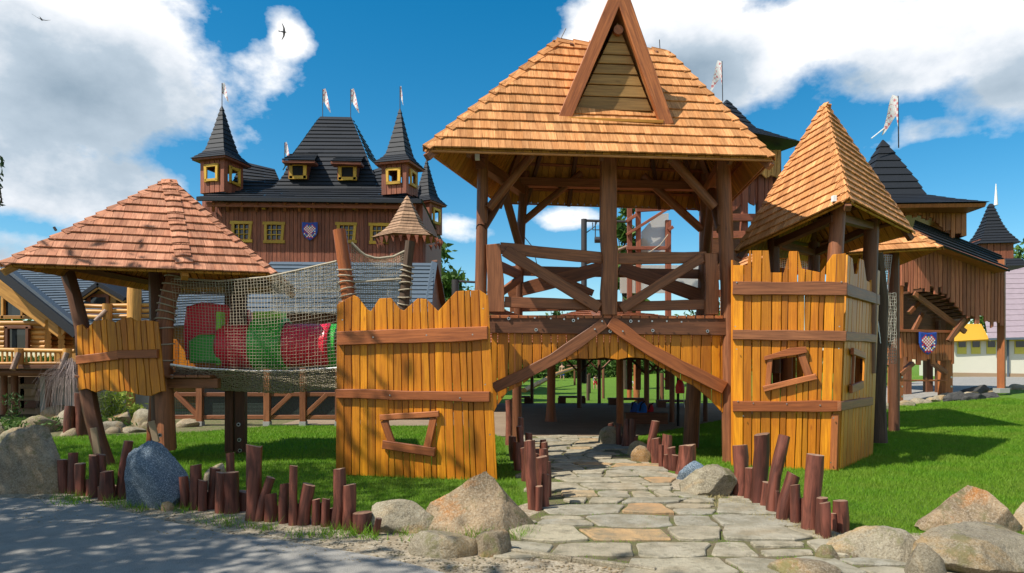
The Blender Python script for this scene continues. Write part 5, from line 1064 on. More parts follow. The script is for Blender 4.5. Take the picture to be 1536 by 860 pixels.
bs = thing('stone_seat', 'low dark block seat holding the blue bags', 'bench', gpt(968, 636)); link('block', one(box, gpt(968, 636), 1.1, .45, .30), 'dark_post', bs)
bag('bright blue bag hanging over the block seat', 963, 636, 16, 16, 'cloth_blue'); bag('dark blue backpack behind the small red logs', 950, 634, 16, 15, 'rim_blue'); bag('small red bag at the right end of the block seat', 976, 634, 9, 12, 'cloth_red')
g = gpt(1024, 640); bl = thing('balloon', 'red balloon tied to a post under the gate', 'balloon', at(1024, 590, 15)); mb = rock_mb(at(1020, 588, 15), .10, .10, .27, 3, 4, 0, .0); link('envelope', mb, 'red', bl, smooth=True); link('string', one(tube, [at(1024, 581, 15), at(1027, 612, 15)], .006, 4), 'white', bl)
# hedge and trees far beyond
hd = []
pos = rng.uniform((-60, 72, 0), (40, 74, 2.3), (26000, 3)); leaf_mesh('hedge', pos, 1, .16, 'leaf', None, None, label='long green hedge closing the lawn far beyond the pavilion', category='hedge')
for i, (px, d, h, r, lab) in enumerate([(652, 46, 8.6, 2.3, 'leafy green tree beside the castle, seen above the wall'), (936, 42, 11.4, 1.0, 'green tree behind the gate balcony'), (1530, 62, 11.2, 3.2, 'green treetop above the pale roof at the right edge'), (300, 34, 5.4, 3.5, 'bright green tree behind the hut roof'), (690, 60, 8, 4, 'low green tree beyond the gate, left side'),
                                           (1110, 60, 7, 2.5, 'low green tree beyond the gate, right side'), (-90, 60, 11, 5, 'broad green tree far behind the log house'), (1060, 75, 6, 4, 'pale green tree far beyond the plaza')]):
    tree((((px - 768) / F) * d, d, H(((px - 768) / F) * d, d)), h, r, lab, 'leaf', 46, 110, .2, .2, .6, group='trees beyond the play park')
for i, px in enumerate(range(760, 1100, 42)):
    d = 82 + (i % 3) * 4; tree(((px - 768) / F * d, d, 0), 5.5 + (i % 3), 3.2, 'low tree in the row beyond the far hedge', 'leaf_dark', 30, 80, .3, .2, .55, group='tree row beyond the hedge')
# trees on the camera's left that shade the road; one twig reaches into the picture
def keep(p): return (p[:, 0] < -.775 * p[:, 1] - .12) | (p[:, 1] < .3)
tree((-9.6, 3.2, 0), 10.5, 3.3, 'tall leafy tree left of the road casting the dappled shade', 'leaf', 82, 160, .08, .22, .68, rz=3.2, group='roadside trees', ry=4.4, clear=keep)
tree((-8.0, -1.5, 0), 10.5, 3.6, 'second leafy tree left of the road nearer the viewer', 'leaf', 66, 160, .08, .22, .7, rz=3.0, group='roadside trees', ry=3.6, clear=keep)
tree((-13.5, 7.2, 0), 9.5, 3.2, 'third leafy tree left of the road beyond the big boulder', 'leaf', 40, 140, .08, .2, .66, rz=3.0, group='roadside trees', ry=3.2, clear=keep)
tw_ = thing('hanging_twig', 'leafy twig hanging into view at the left edge', 'twig', at(0, 310, 7.5)); link('stem', one(tube, [at(-60, 200, 7.4), at(-20, 240, 7.5), at(-2, 270, 7.5), at(3, 305, 7.5)], .008, 5), 'bark', tw_)
leaf_mesh('leaves', np.array([at(-4 + U(-9, 8), U(236, 310), 7.5 + U(-.2, .2))[:] for _ in range(110)]), 1, .022, 'leaf_dark', tw_)
# ================================================================ birds
def bird(label, c, s, yaw, roll, up=.3):
    sp = [(-1, .10, .32), (-.8, .05, .24), (-.45, -.02, .10), (-.12, -.03, 0), (.12, -.03, 0), (.45, -.02, .10), (.8, .05, .24), (1, .10, .32)]
    ch = [(.02, -.01), (.07, -.04), (.13, -.06), (.17, -.10), (.17, -.10), (.13, -.06), (.07, -.04), (.02, -.01)]; vs = []; fs = []
    for (x, y, z), (a, b) in zip(sp, ch): vs += [V((x, -y * 2 + a, z * up * 2 + .012)), V((x, -y * 2 + b, z * up * 2)), V((x, -y * 2 + (a + b) / 2, z * up * 2 - .012))]
    for i in range(7):
        for a, b in ((0, 1), (1, 2), (2, 0)): fs.append((3 * i + a, 3 * i + b, 3 * i + 3 + b, 3 * i + 3 + a))
    o = len(vs); prof = [(-.55, .01), (-.45, .03), (-.3, .05), (-.1, .085), (.1, .09), (.22, .07), (.28, .065), (.35, .035), (.40, .006)]; n = 8
    for y, r in prof: vs += [V((math.cos(t) * r, y, math.sin(t) * r)) for t in [2 * math.pi * j / n for j in range(n)]]
    for i in range(len(prof) - 1):
        for j in range(n): fs.append((o + i * n + j, o + i * n + (j + 1) % n, o + (i + 1) * n + (j + 1) % n, o + (i + 1) * n + j))
    for sg in (-1, 1): k = len(vs); vs += [V((0, -.4, 0)), V((sg * .06, -.42, 0)), V((sg * .12, -.72, .0)), V((sg * .02, -.5, .01))]; fs.append((k, k + 1, k + 2, k + 3))
    Mx = Matrix.Translation(c) @ Matrix.Rotation(yaw, 4, 'Z') @ Matrix.Rotation(roll, 4, 'Y') @ Matrix.Scale(s, 4); mb = MB(); mb.add([Mx @ p for p in vs], fs, [[(0, 0)] * len(f) for f in fs]); link('swallow', mb, 'bird_dark', None, None, False, label, 'bird', 'swallows in flight')
bird('swallow gliding at the upper left against grey cloud', at(62, 29, 12), .145, math.radians(20), math.radians(12)); bird('swallow with swept wings over the bright cloud edge', at(425, 48, 12), .14, math.radians(-70), math.radians(-62), .15)
# ================================================================ the castle behind, left
ca = thing('castle', 'dark roofed timber castle with pointed turrets behind the net bridge', 'castle', ((480 - 768) / F * 34, 34, 0))
CY = 32.; plC = Pl((-16, CY), (-4, CY))
wins = [(346, 377, 332, 363), (395, 426, 333, 364), (504, 534, 334, 364), (554, 583, 335, 365)]
board_wall(plC, ca, (308, 634), (308, 634), (300, 470), 52, [(300, 300), (640, 300)], [(300, 470), (640, 470)], [dict(x=(w[0] + 5, w[1] - 5), t=[(w[0], w[2] + 5), (w[1], w[2] + 5)], b=[(w[0], w[3] - 5), (w[1], w[3] - 5)]) for w in wins], th=.05, mat='castle_board', gap=.5, wav=.2, jit=.15)
link('window_backing', one(box, V(((471 - 768) / F * 32.4, 32.4, 3)), 10.0, .1, 6.5), 'black', ca)  # plain black sheet behind the castle windows
def cwindow(pl, x0, x1, y0, y1, off=.06, cols=3, rows=3, skew=1.5, parent=ca):
    w = link('window', one(slab, [pl.at(x, y, off - .14) for x, y in [(x0 + 4, y1 - 4), (x1 - 4, y1 - 4), (x1 - 4, y0 + 4), (x0 + 4, y0 + 4)]], pl.n, .03), 'window_glass', parent)
    s = pl.at(x0, y0).y / F
    def bar(n, a, b, wp, o=off): link(n, one(beam, pl.at(*a, o), pl.at(*b, o), wp * s, .07, pl.n, .012), 'frame_yellow', w)
    bar('frame', (x0 - skew, y0 + 1.5), (x1 + skew, y0 + 2), 4.6); bar('frame', (x0 - .5, y1 - 1.5), (x1 + 1, y1 - 1.5), 4.6)
    bar('frame', (x0 + 2.5 + skew * .4, y0 + 3), (x0 + 3, y1 - 3), 4.2, off - .01); bar('frame', (x1 - 1.5, y0 + 3), (x1 - 3 - skew * .5, y1 - 3), 4.2, off - .01)
    for i in range(1, cols): x = x0 + 4 + (x1 - x0 - 8) * i / cols; bar('muntin', (x, y0 + 3), (x, y1 - 3), 1.2, off - .04)
    for i in range(1, rows): y = y0 + 4 + (y1 - y0 - 8) * i / rows; bar('muntin', (x0 + 3, y), (x1 - 3, y), 1.2, off - .05)
for w in wins: cwindow(plC, *w)
rf = MB()
def A4(mb, pts, nc, th=.05, tile=.33): courses(mb, *pts, nc, th, tile)
# lower eave band of the main roof, then the saddle wings and the steep middle roof
e0, e1 = at(295, 297, 31.2), at(632, 301, 31.2); m0, m1 = at(352, 285, 32.9), at(560, 285, 32.9)
A4(rf, (e0, e1, at(345, 283, 33.2), at(585, 283, 33.2)), 5)
A4(rf, (at(345, 284, 33.2), at(425, 284, 33.2), at(362, 242, 34.6), at(412, 254, 34.4)), 8)
A4(rf, (at(410, 284, 33.1), at(565, 284, 33.1), at(426, 262, 33.6), at(561, 262, 33.6)), 4); A4(rf, (at(426, 262, 33.6), at(561, 262, 33.6), at(437, 236, 34.2), at(551, 236, 34.2)), 4)
A4(rf, (at(437, 236, 34.2), at(551, 236, 34.2), at(481, 175, 36), at(527, 176, 36)), 11)
A4(rf, (at(540, 284, 33.1), at(590, 284, 33.1), at(557, 256, 34), at(572, 251, 34)), 6)
A4(rf, (at(551, 236, 34.2), at(572, 256, 40), at(527, 176, 36), at(527, 176, 37)), 11); A4(rf, (at(425, 256, 40), at(437, 236, 34.2), at(481, 175, 37), at(481, 175, 36)), 11)
A4(rf, (at(632, 301, 31.2), at(665, 366, 42), at(566, 262, 35), at(600, 290, 42)), 9)
link('roof_tiles', rf, 'tile_dark', ca, kind='stuff')
link('roof_core', one(slab, [at(425, 282, 34.8), at(565, 282, 34.8), at(527, 180, 36.4), at(481, 180, 36.4)], V((0, -1, .4)), 3), 'tile_dark', ca)
link('gutter', one(beam, e0 - V((0, .05, .05)), e1 - V((0, .05, .05)), .16, .12, V((0, -1, 0)), 0), 'tile_dark', ca); link('eave_board', one(beam, e0 + V((.3, .3, -.22)), e1 + V((-.3, .3, -.22)), .2, .1, V((0, -1, 0)), 0), 'castle_board', ca)
for i in range(15): x = 318 + i * 21.5; link('bracket', one(beam, at(x, 303, 31.4), at(x, 316, 31.9), .12, .12, V((-1, 0, 0)), 0), 'castle_board', ca)
for x in (396, 463, 531): link('eave_lamp', one(box, at(x, 314, 31.8), .16, .16, .18), 'frame_yellow', ca)
def dormer(x0, x1, y0, y1, rx0, rx1, ry0, ry1, d):
    pl = Pl((-12, d), (-5, d)); w = MB(); slab(w, [pl.at(x, y) for x, y in [(x0, y1), (x1, y1), (x1, y0), (x0, y0)]], pl.n, 1.6); b = link('dormer', w, 'castle_board', ca)
    A_ = lambda x, y, o: pl.at(x, y, o); s = d / F
    for p, q in (((x0 + 1, y0 + 3), (x1 - 1, y0 + 3)), ((x0 + 1, y1 - 2), (x1 - 1, y1 - 2)), ((x0 + 4, y0 + 1), (x0 + 4, y1)), ((x1 - 4, y0 + 1), (x1 - 4, y1))): link('dormer_frame', one(beam, A_(*p, .08), A_(*q, .08), 5 * s, .07, pl.n, .015), 'frame_yellow', b)
    link('dormer_shade_panel', one(slab, [A_(x, y, .02) for x, y in [(x0 + 7, y1 - 5), (x1 - 7, y1 - 5), (x1 - 7, y0 + 6), (x0 + 7, y0 + 6)]], pl.n, .01), 'black', b)  # no hole: black panel painted as the shade of the opening
    r = MB(); courses(r, A_(rx0, ry0 + 6, .45), A_(rx1 - 6, ry0 + 7, .45), A_(rx0 + 14, ry0 - 3, -1.6), A_(rx1, ry0 - 4, -1.6), 4, .05); link('dormer_roof', r, 'tile_dark', ca); link('dormer_eave', one(beam, A_(rx0, ry0 + 8, .42), A_(rx1 - 6, ry0 + 9, .42), .12, .6, pl.n, .01), 'castle_board', ca)
dormer(432, 461, 243, 268, 423, 478, 234, 240, 33.2); dormer(506, 536, 245, 270, 496, 548, 236, 242, 33.2)
def turret(parent, cx, d, bw, by, ey, ew, ay, mat='castle_board', prof=(.45, .28), openings=True, ns=4, rot=.5, per=13, nm='turret', winside=1):
    """four posts and panels, flared spire; cx px centre, bw body half width px, by foot y, ey eave y, ew eave half width, ay apex y"""
    s = d / F; c = at(cx, 545, d); r = bw * s * 1.25; zb, ze, za = at(cx, by, d).z, at(cx, ey, d).z, at(cx, ay, d).z; cs = [V((c.x + math.cos(rot + math.pi / 2 * k) * r, d + math.sin(rot + math.pi / 2 * k) * r, 0)) for k in range(4)]
    for k in range(4):
        p, q = cs[k], cs[(k + 1) % 4]; n = (q - p).cross(V((0, 0, 1))).normalized(); w = (q - p).length
        for j in range(5):
            a, b = p.lerp(q, j / 5 + .01), p.lerp(q, (j + 1) / 5 - .01); hgt = ze - zb
            segs = [(0, 1)] if j in (0, 4) or not openings else [(0, .34), (.76, 1)]
            for f0, f1 in segs: link('wall_board', one(slab, [V((a.x, a.y, zb + hgt * f0)), V((b.x, b.y, zb + hgt * f0)), V((b.x, b.y, zb + hgt * f1)), V((a.x, a.y, zb + hgt * f1))], n, .06, V((0, 0, 1))), mat, parent)
        if openings and k in (2, 3):
            hgt = ze - zb
            for f0, f1, g0, g1 in ((.22, .78, .34, .34), (.22, .78, .76, .76), (.27, .27, .30, .80), (.73, .73, .30, .80)):
                a, b = p.lerp(q, f0), p.lerp(q, f1); link('window_frame', one(beam, V((a.x, a.y, zb + hgt * g0)) + n * .1, V((b.x, b.y, zb + hgt * g1)) + n * .1, .13, .08, n, .03), 'frame_yellow', parent)
    sp = MB(); E = ew * s * 1.12; Hh = za - ze; spire(sp, (c.x, d), [(ze - .02, E), (ze + Hh * .13, E * .62), (ze + Hh * .2, E * prof[0] * 1.15), (ze + Hh * .55, E * prof[1]), (za, .02)], ns, rot, .04, per=per); link('spire', sp, 'tile_dark', parent)
    link('spire_soffit', one(spire, (c.x, d), [(ze - .12, E * .96), (ze - .03, E * .97)], ns, rot, 0, per=1), 'castle_board', parent); return V((c.x, d, za))
a1 = turret(ca, 333, 32.5, 24, 294, 243, 38, 159); a2 = turret(ca, 600, 32, 23, 296, 249, 36, 163); a3 = turret(ca, 640, 38, 19, 352, 306, 28, 240, rot=.3)
post(ca, 'turret_corner', [at(312, 470, 32.3), at(312, 300, 32.3)], .28, .28, 'castle_board', n=4, lump=0)
link('side_wall', one(slab, [at(634, 470, 32), at(634, 305, 32), at(662, 366, 40), at(662, 470, 40)], V((1, -.3, 0)), .1), 'castle_board', ca)
shield('blue shield with red white chequered eagle on castle wall', plC.at(465, 347, .10), .66, .78, V((0, -1, 0)), 'blue eagle shields')
for lab, px, y0, y1, d, w, dr in [('white pennant on the left turret of the castle', 333, 159, 125, 32.5, .42, 1), ('left white pennant of two on the castle ridge', 484, 176, 134, 36, .55, 1), ('right white pennant of two on the castle ridge', 526, 177, 134, 36, .6, 1), ('thin white pennant on the right castle turret', 600, 163, 130, 32, .2, 1), ('small pennant behind the left saddle of castle roof', 427, 250, 214, 40, .45, 1)]:
    flag(lab, at(px, y1, d), at(px, y0 + 3, d), w, 'flag_cloth', 'pennants on castle spires', dirx=dr)
# small shingled turret in front of the castle
kt = thing('shingled_turret', 'small grey brown shingled pointed turret in front of the castle', 'turret', at(611, 470, 27)); c = at(611, 545, 27); sp = MB(); s = 27 / F
spire(sp, (c.x, 27), [(at(0, 359, 27).z, 52 * s), (at(0, 350, 27).z, 38 * s), (at(0, 340, 27).z, 27 * s), (at(0, 325, 27).z, 18 * s), (at(0, 294, 27).z, .02)], 6, .3, .04, per=13); link('spire', sp, 'cedar_grey', kt)
for k in range(6):
    for j in range(4):
        p, q = [V((c.x + math.cos(.3 + 2 * math.pi * (k + f) / 6) * 28 * s, 27 + math.sin(.3 + 2 * math.pi * (k + f) / 6) * 28 * s, 0)) for f in (j / 4 + .01, (j + 1) / 4 - .01)]; z0, z1 = at(0, 470, 27).z, at(0, 358, 27).z
        link('wall_board', one(slab, [V((p.x, p.y, z0)), V((q.x, q.y, z0)), V((q.x, q.y, z1)), V((p.x, p.y, z1))], V((p.x + q.x - 2 * c.x, p.y + q.y - 54, 0)), .05, V((0, 0, 1))), 'castle_board', kt)
tt = MB()
for k in range(26):
    a = 2 * math.pi * k / 26; p = V((c.x + math.cos(a) * 48 * s, 27 + math.sin(a) * 48 * s, at(0, 361, 27).z)); slab(tt, [p, p + V((.16, 0, 0)), p + V((.10, 0, -U(.15, .4)))], V((0, -1, 0)), .03)
link('ragged_eave', tt, 'castle_board', kt, kind='stuff')
# grey roofed annex
ax_ = thing('annex', 'low annex with light grey sheet roof in front of the castle', 'building', at(540, 500, 24)); r = MB(); A4(r, (at(360, 470, 21), at(648, 470, 21), at(406, 393, 24.5), at(651, 395, 24.5)), 12, .04, .5); link('roof_tiles', r, 'tile_grey', ax_)
link('verge_board', one(beam, at(652, 393, 24.5), at(640, 470, 21.0), .22, .08, V((.3, -1, .3)), 0), 'tile_grey', ax_); link('barge_board', one(beam, at(652, 393, 24.6), at(668, 470, 26.6), .2, .1, V((0, -1, 0)), .01), 'dark_post', ax_); link('gable_wall', one(slab, [at(641, 620, 21.3), at(651, 400, 24.5), at(664, 470, 27), at(664, 620, 27)], V((1, -.2, 0)), .1), 'castle_board', ax_)
link('front_wall', one(box, V(((500 - 768) / F * 21.5, 21.7, 0)), 5.6, .1, 3.2), 'dark_post', ax_)
# timber fence with green mesh behind the left lawn
tf = thing('mesh_fence', 'timber framed fence with dark mesh behind the left lawn', 'fence', gpt(400, 640)); FY = 17.35; plF = Pl((-9, FY), (-2, FY))
for x in (300, 401, 455, 508): a = plF.at(x, 638); link('post', one(box, V((a.x, FY, .12)), .15, .15, 1.35), 'gate_brown', tf); link('post_foot', one(box, V((a.x, FY, 0)), .17, .17, .12), 'concrete', tf)
for y in (592, 626): timber(tf, 'rail', plF, (262, y), (520, y), 6, .08, 'gate_brown', .02, .003)
for a, b in (((262, 590), (298, 626)), ((402, 624), (436, 592)), ((456, 624), (490, 592))): timber(tf, 'brace', plF, a, b, 7, .06, 'gate_brown', .05, .003)
net(tf, 'mesh_panel', lambda u, v: plF.at(300 + 210 * u, 628 - 36 * v, -.05), 90, 18, .006, 'mesh_green'); net(tf, 'mesh_panel', lambda u, v: plF.at(262 + 36 * u, 628 - 36 * v, -.05), 14, 16, .006, 'mesh_green')
link('black_backing', one(box, V((-5.6, 19.2, 0)), 6.5, .1, 1.7), 'black', tf)  # plain black sheet standing behind the mesh
# ================================================================ log house at the left
lh = thing('log_house', 'yellow log house with large grey tiled roof and balcony', 'house', at(60, 620, 21)); 
r = MB(); A4(r, (at(112, 500, 20.0), at(420, 480, 24), at(0, 400, 24.5), at(420, 398, 29)), 26, .035, .4); A4(r, (at(-80, 500, 23), at(-1, 500, 23), at(-60, 400, 24.5), at(0, 400, 24.5)), 8); link('roof_tiles', r, 'tile_grey', lh, kind='stuff')
link('verge_trim', one(beam, at(-4, 408, 19.5), at(114, 502, 19.5), .24, .3, V((0, -1, .2)), .0), 'tile_dark', lh); link('verge_tiles', one(beam, at(0, 398, 19.7), at(118, 494, 19.7), .12, .6, V((0, -1, .2)), .0), 'tile_grey', lh); link('barge_board', one(beam, at(-10, 424, 19.9), at(96, 500, 19.9), .42, .12, V((0, -1, 0)), .0), 'log_yellow', lh)
plH = Pl((-18, 20.4), (-12, 20.4)); s = 20.4 / F
link('gable_glass', one(slab, [plH.at(x, y, -.05) for x, y in [(-30, 476), (62, 476), (4, 430), (-30, 404)]], plH.n, .03), 'window_glass', lh)
for a, b, w in (((3, 430), (3, 478), 4), ((32, 447), (32, 478), 3.5), ((-30, 476), (80, 476), 5)): link('mullion', one(beam, plH.at(*a, .05), plH.at(*b, .05), w * s, .1, plH.n, 0), 'log_yellow', lh)
for k in range(6):
    y = 485 + k * 7.2
    for x0, x1 in (((-60, 8), (44, 112)) if 490 < y < 522 else ((-60, 112),)): post(lh, 'wall_log', [plH.at(x0, y), plH.at(x1, y)], 3.9 * s, 3.9 * s, 'log_yellow', lump=.04)
for x in (72, 92): 
    for k in range(6): post(lh, 'log_end', [plH.at(x, 484 + k * 7.2, .1), plH.at(x, 484 + k * 7.2, .5)], 4.6 * s, 4.6 * s, 'log_yellow', n=10, lump=.05)
link('window_pane', one(slab, [plH.at(x, y, .0) for x, y in [(8, 524), (44, 524), (44, 492), (8, 492)]], plH.n, .03), 'window_glass', lh)
for a, b in (((9, 490), (9, 526)), ((40, 490), (40, 526)), ((6, 491), (46, 491))): link('window_frame', one(beam, plH.at(*a, .2), plH.at(*b, .2), 4.5 * s, .1, plH.n, 0), 'dark_post', lh)
post(lh, 'balcony_beam', [at(-60, 557, 19.2), at(112, 559, 19.2)], .12, .12, 'dark_post'); post(lh, 'balcony_beam', [at(-60, 551, 19.0), at(112, 552, 19.0)], .05, .05, 'tile_grey', lump=0)
for a, b, r_ in (((-60, 524), (112, 527), .06), ((-60, 546), (112, 545), .05)): post(lh, 'handrail', [at(*a, 19), at(*b, 19)], r_, r_, 'log_yellow')
for i in range(18): x = -18 + i * 7.2; post(lh, 'baluster', [at(x, 525, 19), at(x, 546, 19)], .03, .03, 'log_yellow', n=6)
for x in (29, 101): post(lh, 'balcony_post', [at(x, 553, 18.95), at(x, 523, 18.95)], .11, .11, 'log_yellow'); post(lh, 'balcony_strut', [at(x - 10, 555, 18.6), at(x - 1, 530, 18.8)], .07, .07, 'log_end')
link('balcony_floor', one(box, V((-14.5, 20, 1.45)), 6.5, 2.3, .1), 'dark_post', lh)
link('lower_wall', one(box, V((-15.2, 21.4, 0)), 4.2, .2, 1.45), 'tan', lh); link('concrete_wall', one(box, V((-12.2, 20.4, 0)), 3.6, .3, 1.42), 'concrete', lh); link('side_wall', one(box, V((-13, 24, 0)), 6, .2, 3.4), 'log_yellow', lh)
for x in (6, 22, 73): post(lh, 'lower_post', [at(x, 622, 20), at(x, 560, 20)], .09, .09, 'dark_post')
for x in (26, 44):
    for k in range(3): link('lower_shelf', one(box, at(x, 612 - k * 18, 21.1), .5, .1, .22), 'tan' if k % 2 else 'dark_post', lh)
# dormer and balcony on the big roof
plK = Pl((-14, 22.5), (-10, 22.5)); link('dormer_wall', one(slab, [plK.at(x, y) for x, y in [(124, 470), (174, 470), (174, 440), (148, 430), (124, 442)]], plK.n, 2.5), 'log_yellow', lh)
for a, b in (((116, 447), (147, 425)), ((145, 425), (186, 449))): link('dormer_roof', one(beam, plK.at(*a, .35), plK.at(*b, .35), .14, 2.6, plK.n, 0), 'tile_dark', lh); link('dormer_barge', one(beam, plK.at(a[0], a[1] + 4, .3), plK.at(b[0], b[1] + 4, .3), .12, .08, plK.n, 0), 'log_yellow', lh)
link('dormer_frame', one(slab, [plK.at(x, y, .06) for x, y in [(130, 460), (163, 460), (163, 441), (130, 441)]], plK.n, .05), 'rail_brown', lh); link('dormer_pane', one(slab, [plK.at(x, y, .08) for x, y in [(136, 460), (158, 460), (158, 446), (136, 446)]], plK.n, .03), 'window_glass', lh)
for y in (460, 468, 476): post(lh, 'balcony_rail', [at(126, y - 1, 21), at(158, y, 21)], .07, .07, 'log_yellow'); post(lh, 'balcony_rail', [at(160, y - 1, 21), at(240, y - 2, 21)], .07, .07, 'log_yellow')
post(lh, 'balcony_post', [at(161, 486, 20.9), at(161, 456, 20.9)], .14, .14, 'log_yellow'); post(lh, 'balcony_post', [at(201, 486, 20.9), at(202, 425, 20.9)], .20, .20, 'log_yellow'); post(lh, 'balcony_strut', [at(143, 482, 20.6), at(159, 466, 20.8)], .07, .07, 'log_end')
post(lh, 'lower_post', [at(196, 612, 20), at(196, 560, 20)], .12, .12, 'log_yellow')
# garden plants
def twiggy():
    t = thing('weeping_shrub', 'bare grey shrub with drooping twigs beside the log house', 'shrub', at(112, 640, 17.5)); mb = MB(); b = at(112, 632, 17.5); post(t, 'trunk', [V((b.x, 17.5, 0)), V((b.x, 17.5, 1.3))], .05, .04, 'twig')
    for _ in range(420):
        a = U(0, 6.28); L = U(.2, 1.0); top = V((b.x + math.cos(a) * L * .35, 17.5 + math.sin(a) * L * .35, U(1.25, 1.75))); e = V((b.x + math.cos(a) * L, 17.5 + math.sin(a) * L * .8, U(.15, 1.1))); m2 = top.lerp(e, .5) + V((math.cos(a) * .12, math.sin(a) * .12, .14)); tube(mb, [V((b.x, 17.5, 1.25)), top, m2, e], [.006, .0045, .003, .0018], 3, False)
    link('twigs', mb, 'twig', t)
twiggy()
for lab, px, py, d, w, h, mt, n in [('bright green fern like bush below the hut panel', 168, 612, 18, .55, .85, 'leaf_lime', 900), ('small yellow green bush next to the fern bush', 205, 618, 18, .3, .5, 'leaf_lime', 380), ('low green plants among the garden rocks', 130, 622, 17, 1.2, .25, 'leaf', 800), ('low weeds by the left garden rocks', 40, 640, 16, .9, .3, 'leaf', 600), ('thin tall weeds before the log house', 18, 615, 18, .3, .8, 'leaf_dark', 120)]:
    p = gpt(px, py); p = V(((px - 768) / F * d, d, 0)); a = rng.normal(size=(n, 3)) * .4; pos = np.stack([p.x + a[:, 0] * w, d + a[:, 1] * w, np.abs(rng.random(n) * h)], 1); t = thing('bush', lab, 'bush', p); leaf_mesh('foliage', pos, 1, .035, mt, t, asp=2.4); link('stem', one(tube, [p, p + V((0, 0, h * .7))], .015, 5), 'bark', t)
# ================================================================ shingled roof behind the right tower
sr = thing('play_shelter', 'low shingled shelter roof behind the right tower', 'shelter', (8, 17, 0)); q0, q1, q2, q3, qa = at(1150, 388, 15.2), at(1413, 372, 15.0), V((10.2, 19, 4.1)), V((5.9, 19, 4.1)), at(1268, 292, 17)
PQ = Pieces(); shingles(PQ, q0, q1, qa, qa, 11, .16); PQ2 = Pieces(); shingles(PQ2, q1, q2, qa, qa, 11, .2); shingles(PQ2, q3, q0, qa, qa, 11, .2); shingles(PQ2, q2, q3, qa, qa, 11, .25); PQ.flush(sr, 'cedar_orange', 'shingle', 'shingles'); PQ2.flush(sr, 'cedar_orange', 'shingle', 'shingles', 0); dk = MB()
for a, b in ((q0, q1), (q1, q2), (q2, q3), (q3, q0)): deck(dk, a, b, qa, qa, .03, .25)
link('roof_boarding', dk, 'soffit', sr, kind='stuff'); hip_caps(sr, q1, qa, 14, .15, fnorm(q0, q1, qa), fnorm(q1, q2, qa), 'cedar_orange')
for p in (V((6.4, 15.9, 0)), V((8.9, 15.9, 0)), V((9.2, 18.2, 0)), V((6.6, 18.2, 0))): post(sr, 'post', [p, V((p.x, p.y, 4.25))], .12, .11, 'dark_post')
link('yellow_panel', one(slab, [at(x, y, 16) for x, y in [(1326, 520), (1340, 520), (1340, 436), (1328, 436)]], V((0, -1, 0)), .05), 'yellow_stain', sr)
link('play_panel', one(box, at(1205, 412, 15.6), .5, .1, .16), 'plastic_red', sr); net(sr, 'mesh', lambda u, v: at(1165 + 60 * u, 410 - 22 * v - 10 * (1 - u), 15.4), 20, 8, .008, 'white_paint')
# ================================================================ castle tower with the shield, right
ts = thing('shield_tower', 'red brown timber tower with dark pointed roof and eagle shield', 'tower', gpt(1385, 610)); s = 22.5 / F
def J(px, py, d): return at(px, py, d)
a_ = V((581 / F * 22.4, 22.4, .1)); b_ = gpt(1424, 606); b_ = V((656 / F * 22.9, 22.9, .25)); pS = Pl(a_[:2], (b_.x, b_.y)); k_ = V((734 / F * 23.0, 23.0, .6))
for x0, y0, y1, w, mt in [(1349, 614, 386, 15, 'orange_board'), (1424, 607, 500, 14, 'orange_board')]: link('post', one(beam, pS.at(x0, y0, -.12 if x0 > 1400 else 0), pS.at(x0, y1, -.12 if x0 > 1400 else 0), w * s, .32, pS.n, .006), mt, ts)
for x, y, d in ((1363, 600, 25.2), (1395, 598, 25.5), (1413, 600, 25)): link('post', one(beam, at(x, y, d), at(x, 400, d), .24, .24, V((0, -1, 0)), .004), 'dark_post', ts); link('post_foot', one(box, at(x, y + 1, d), .34, .34, .2), 'concrete', ts)
post(ts, 'post', [k_, at(1502, 390, k_.y)], .15, .15, 'orange_board', n=4, lump=0); link('post_foot', one(box, k_, .34, .34, .16), 'concrete', ts)
link('shaded_post', one(beam, at(1424, 505, 23.6), at(1424, 420, 23.6), .26, .26, V((0, -1, 0)), .004), 'dark_post', ts)  # upper stretch of the post, interior shade put into its darker wood
for x in (1353, 1427): bolts(ts, pS, [(x, 566), (x, 580), (x, 595)], .035, .03)
board_wall(pS, ts, (1350, 1432), (1352, 1432), (497, 545), 13, [(1340, 496), (1440, 498)], [(1348, 541), (1356, 538), (1362, 546), (1372, 540), (1380, 547), (1392, 538), (1400, 547), (1412, 540), (1422, 538), (1428, 545), (1433, 552)], th=.06, mat='orange_board', gap=1.0, wav=.5, off=.1, rag=3)
timber(ts, 'panel_rail', pS, (1348, 496), (1432, 498), 4, .2, 'rail_brown', .18, 0)
for a, b, w in (((1352, 562), (1372, 545), 6), ((1422, 560), (1402, 545), 6), ((1336, 545), (1348, 560), 6), ((1430, 505), (1455, 478), 6)): timber(ts, 'knee_brace', pS, a, b, w, .15, 'gate_brown', .05, 0)
timber(ts, 'tie_rail', pS, (1340, 571), (1422, 571), 2.5, .05, 'rail_brown', 0, 0)
shield('blue shield with red white eagle on the right tower panel', pS.at(1391, 515, .22), 29 * s, 31 * s, pS.n, 'blue eagle shields')
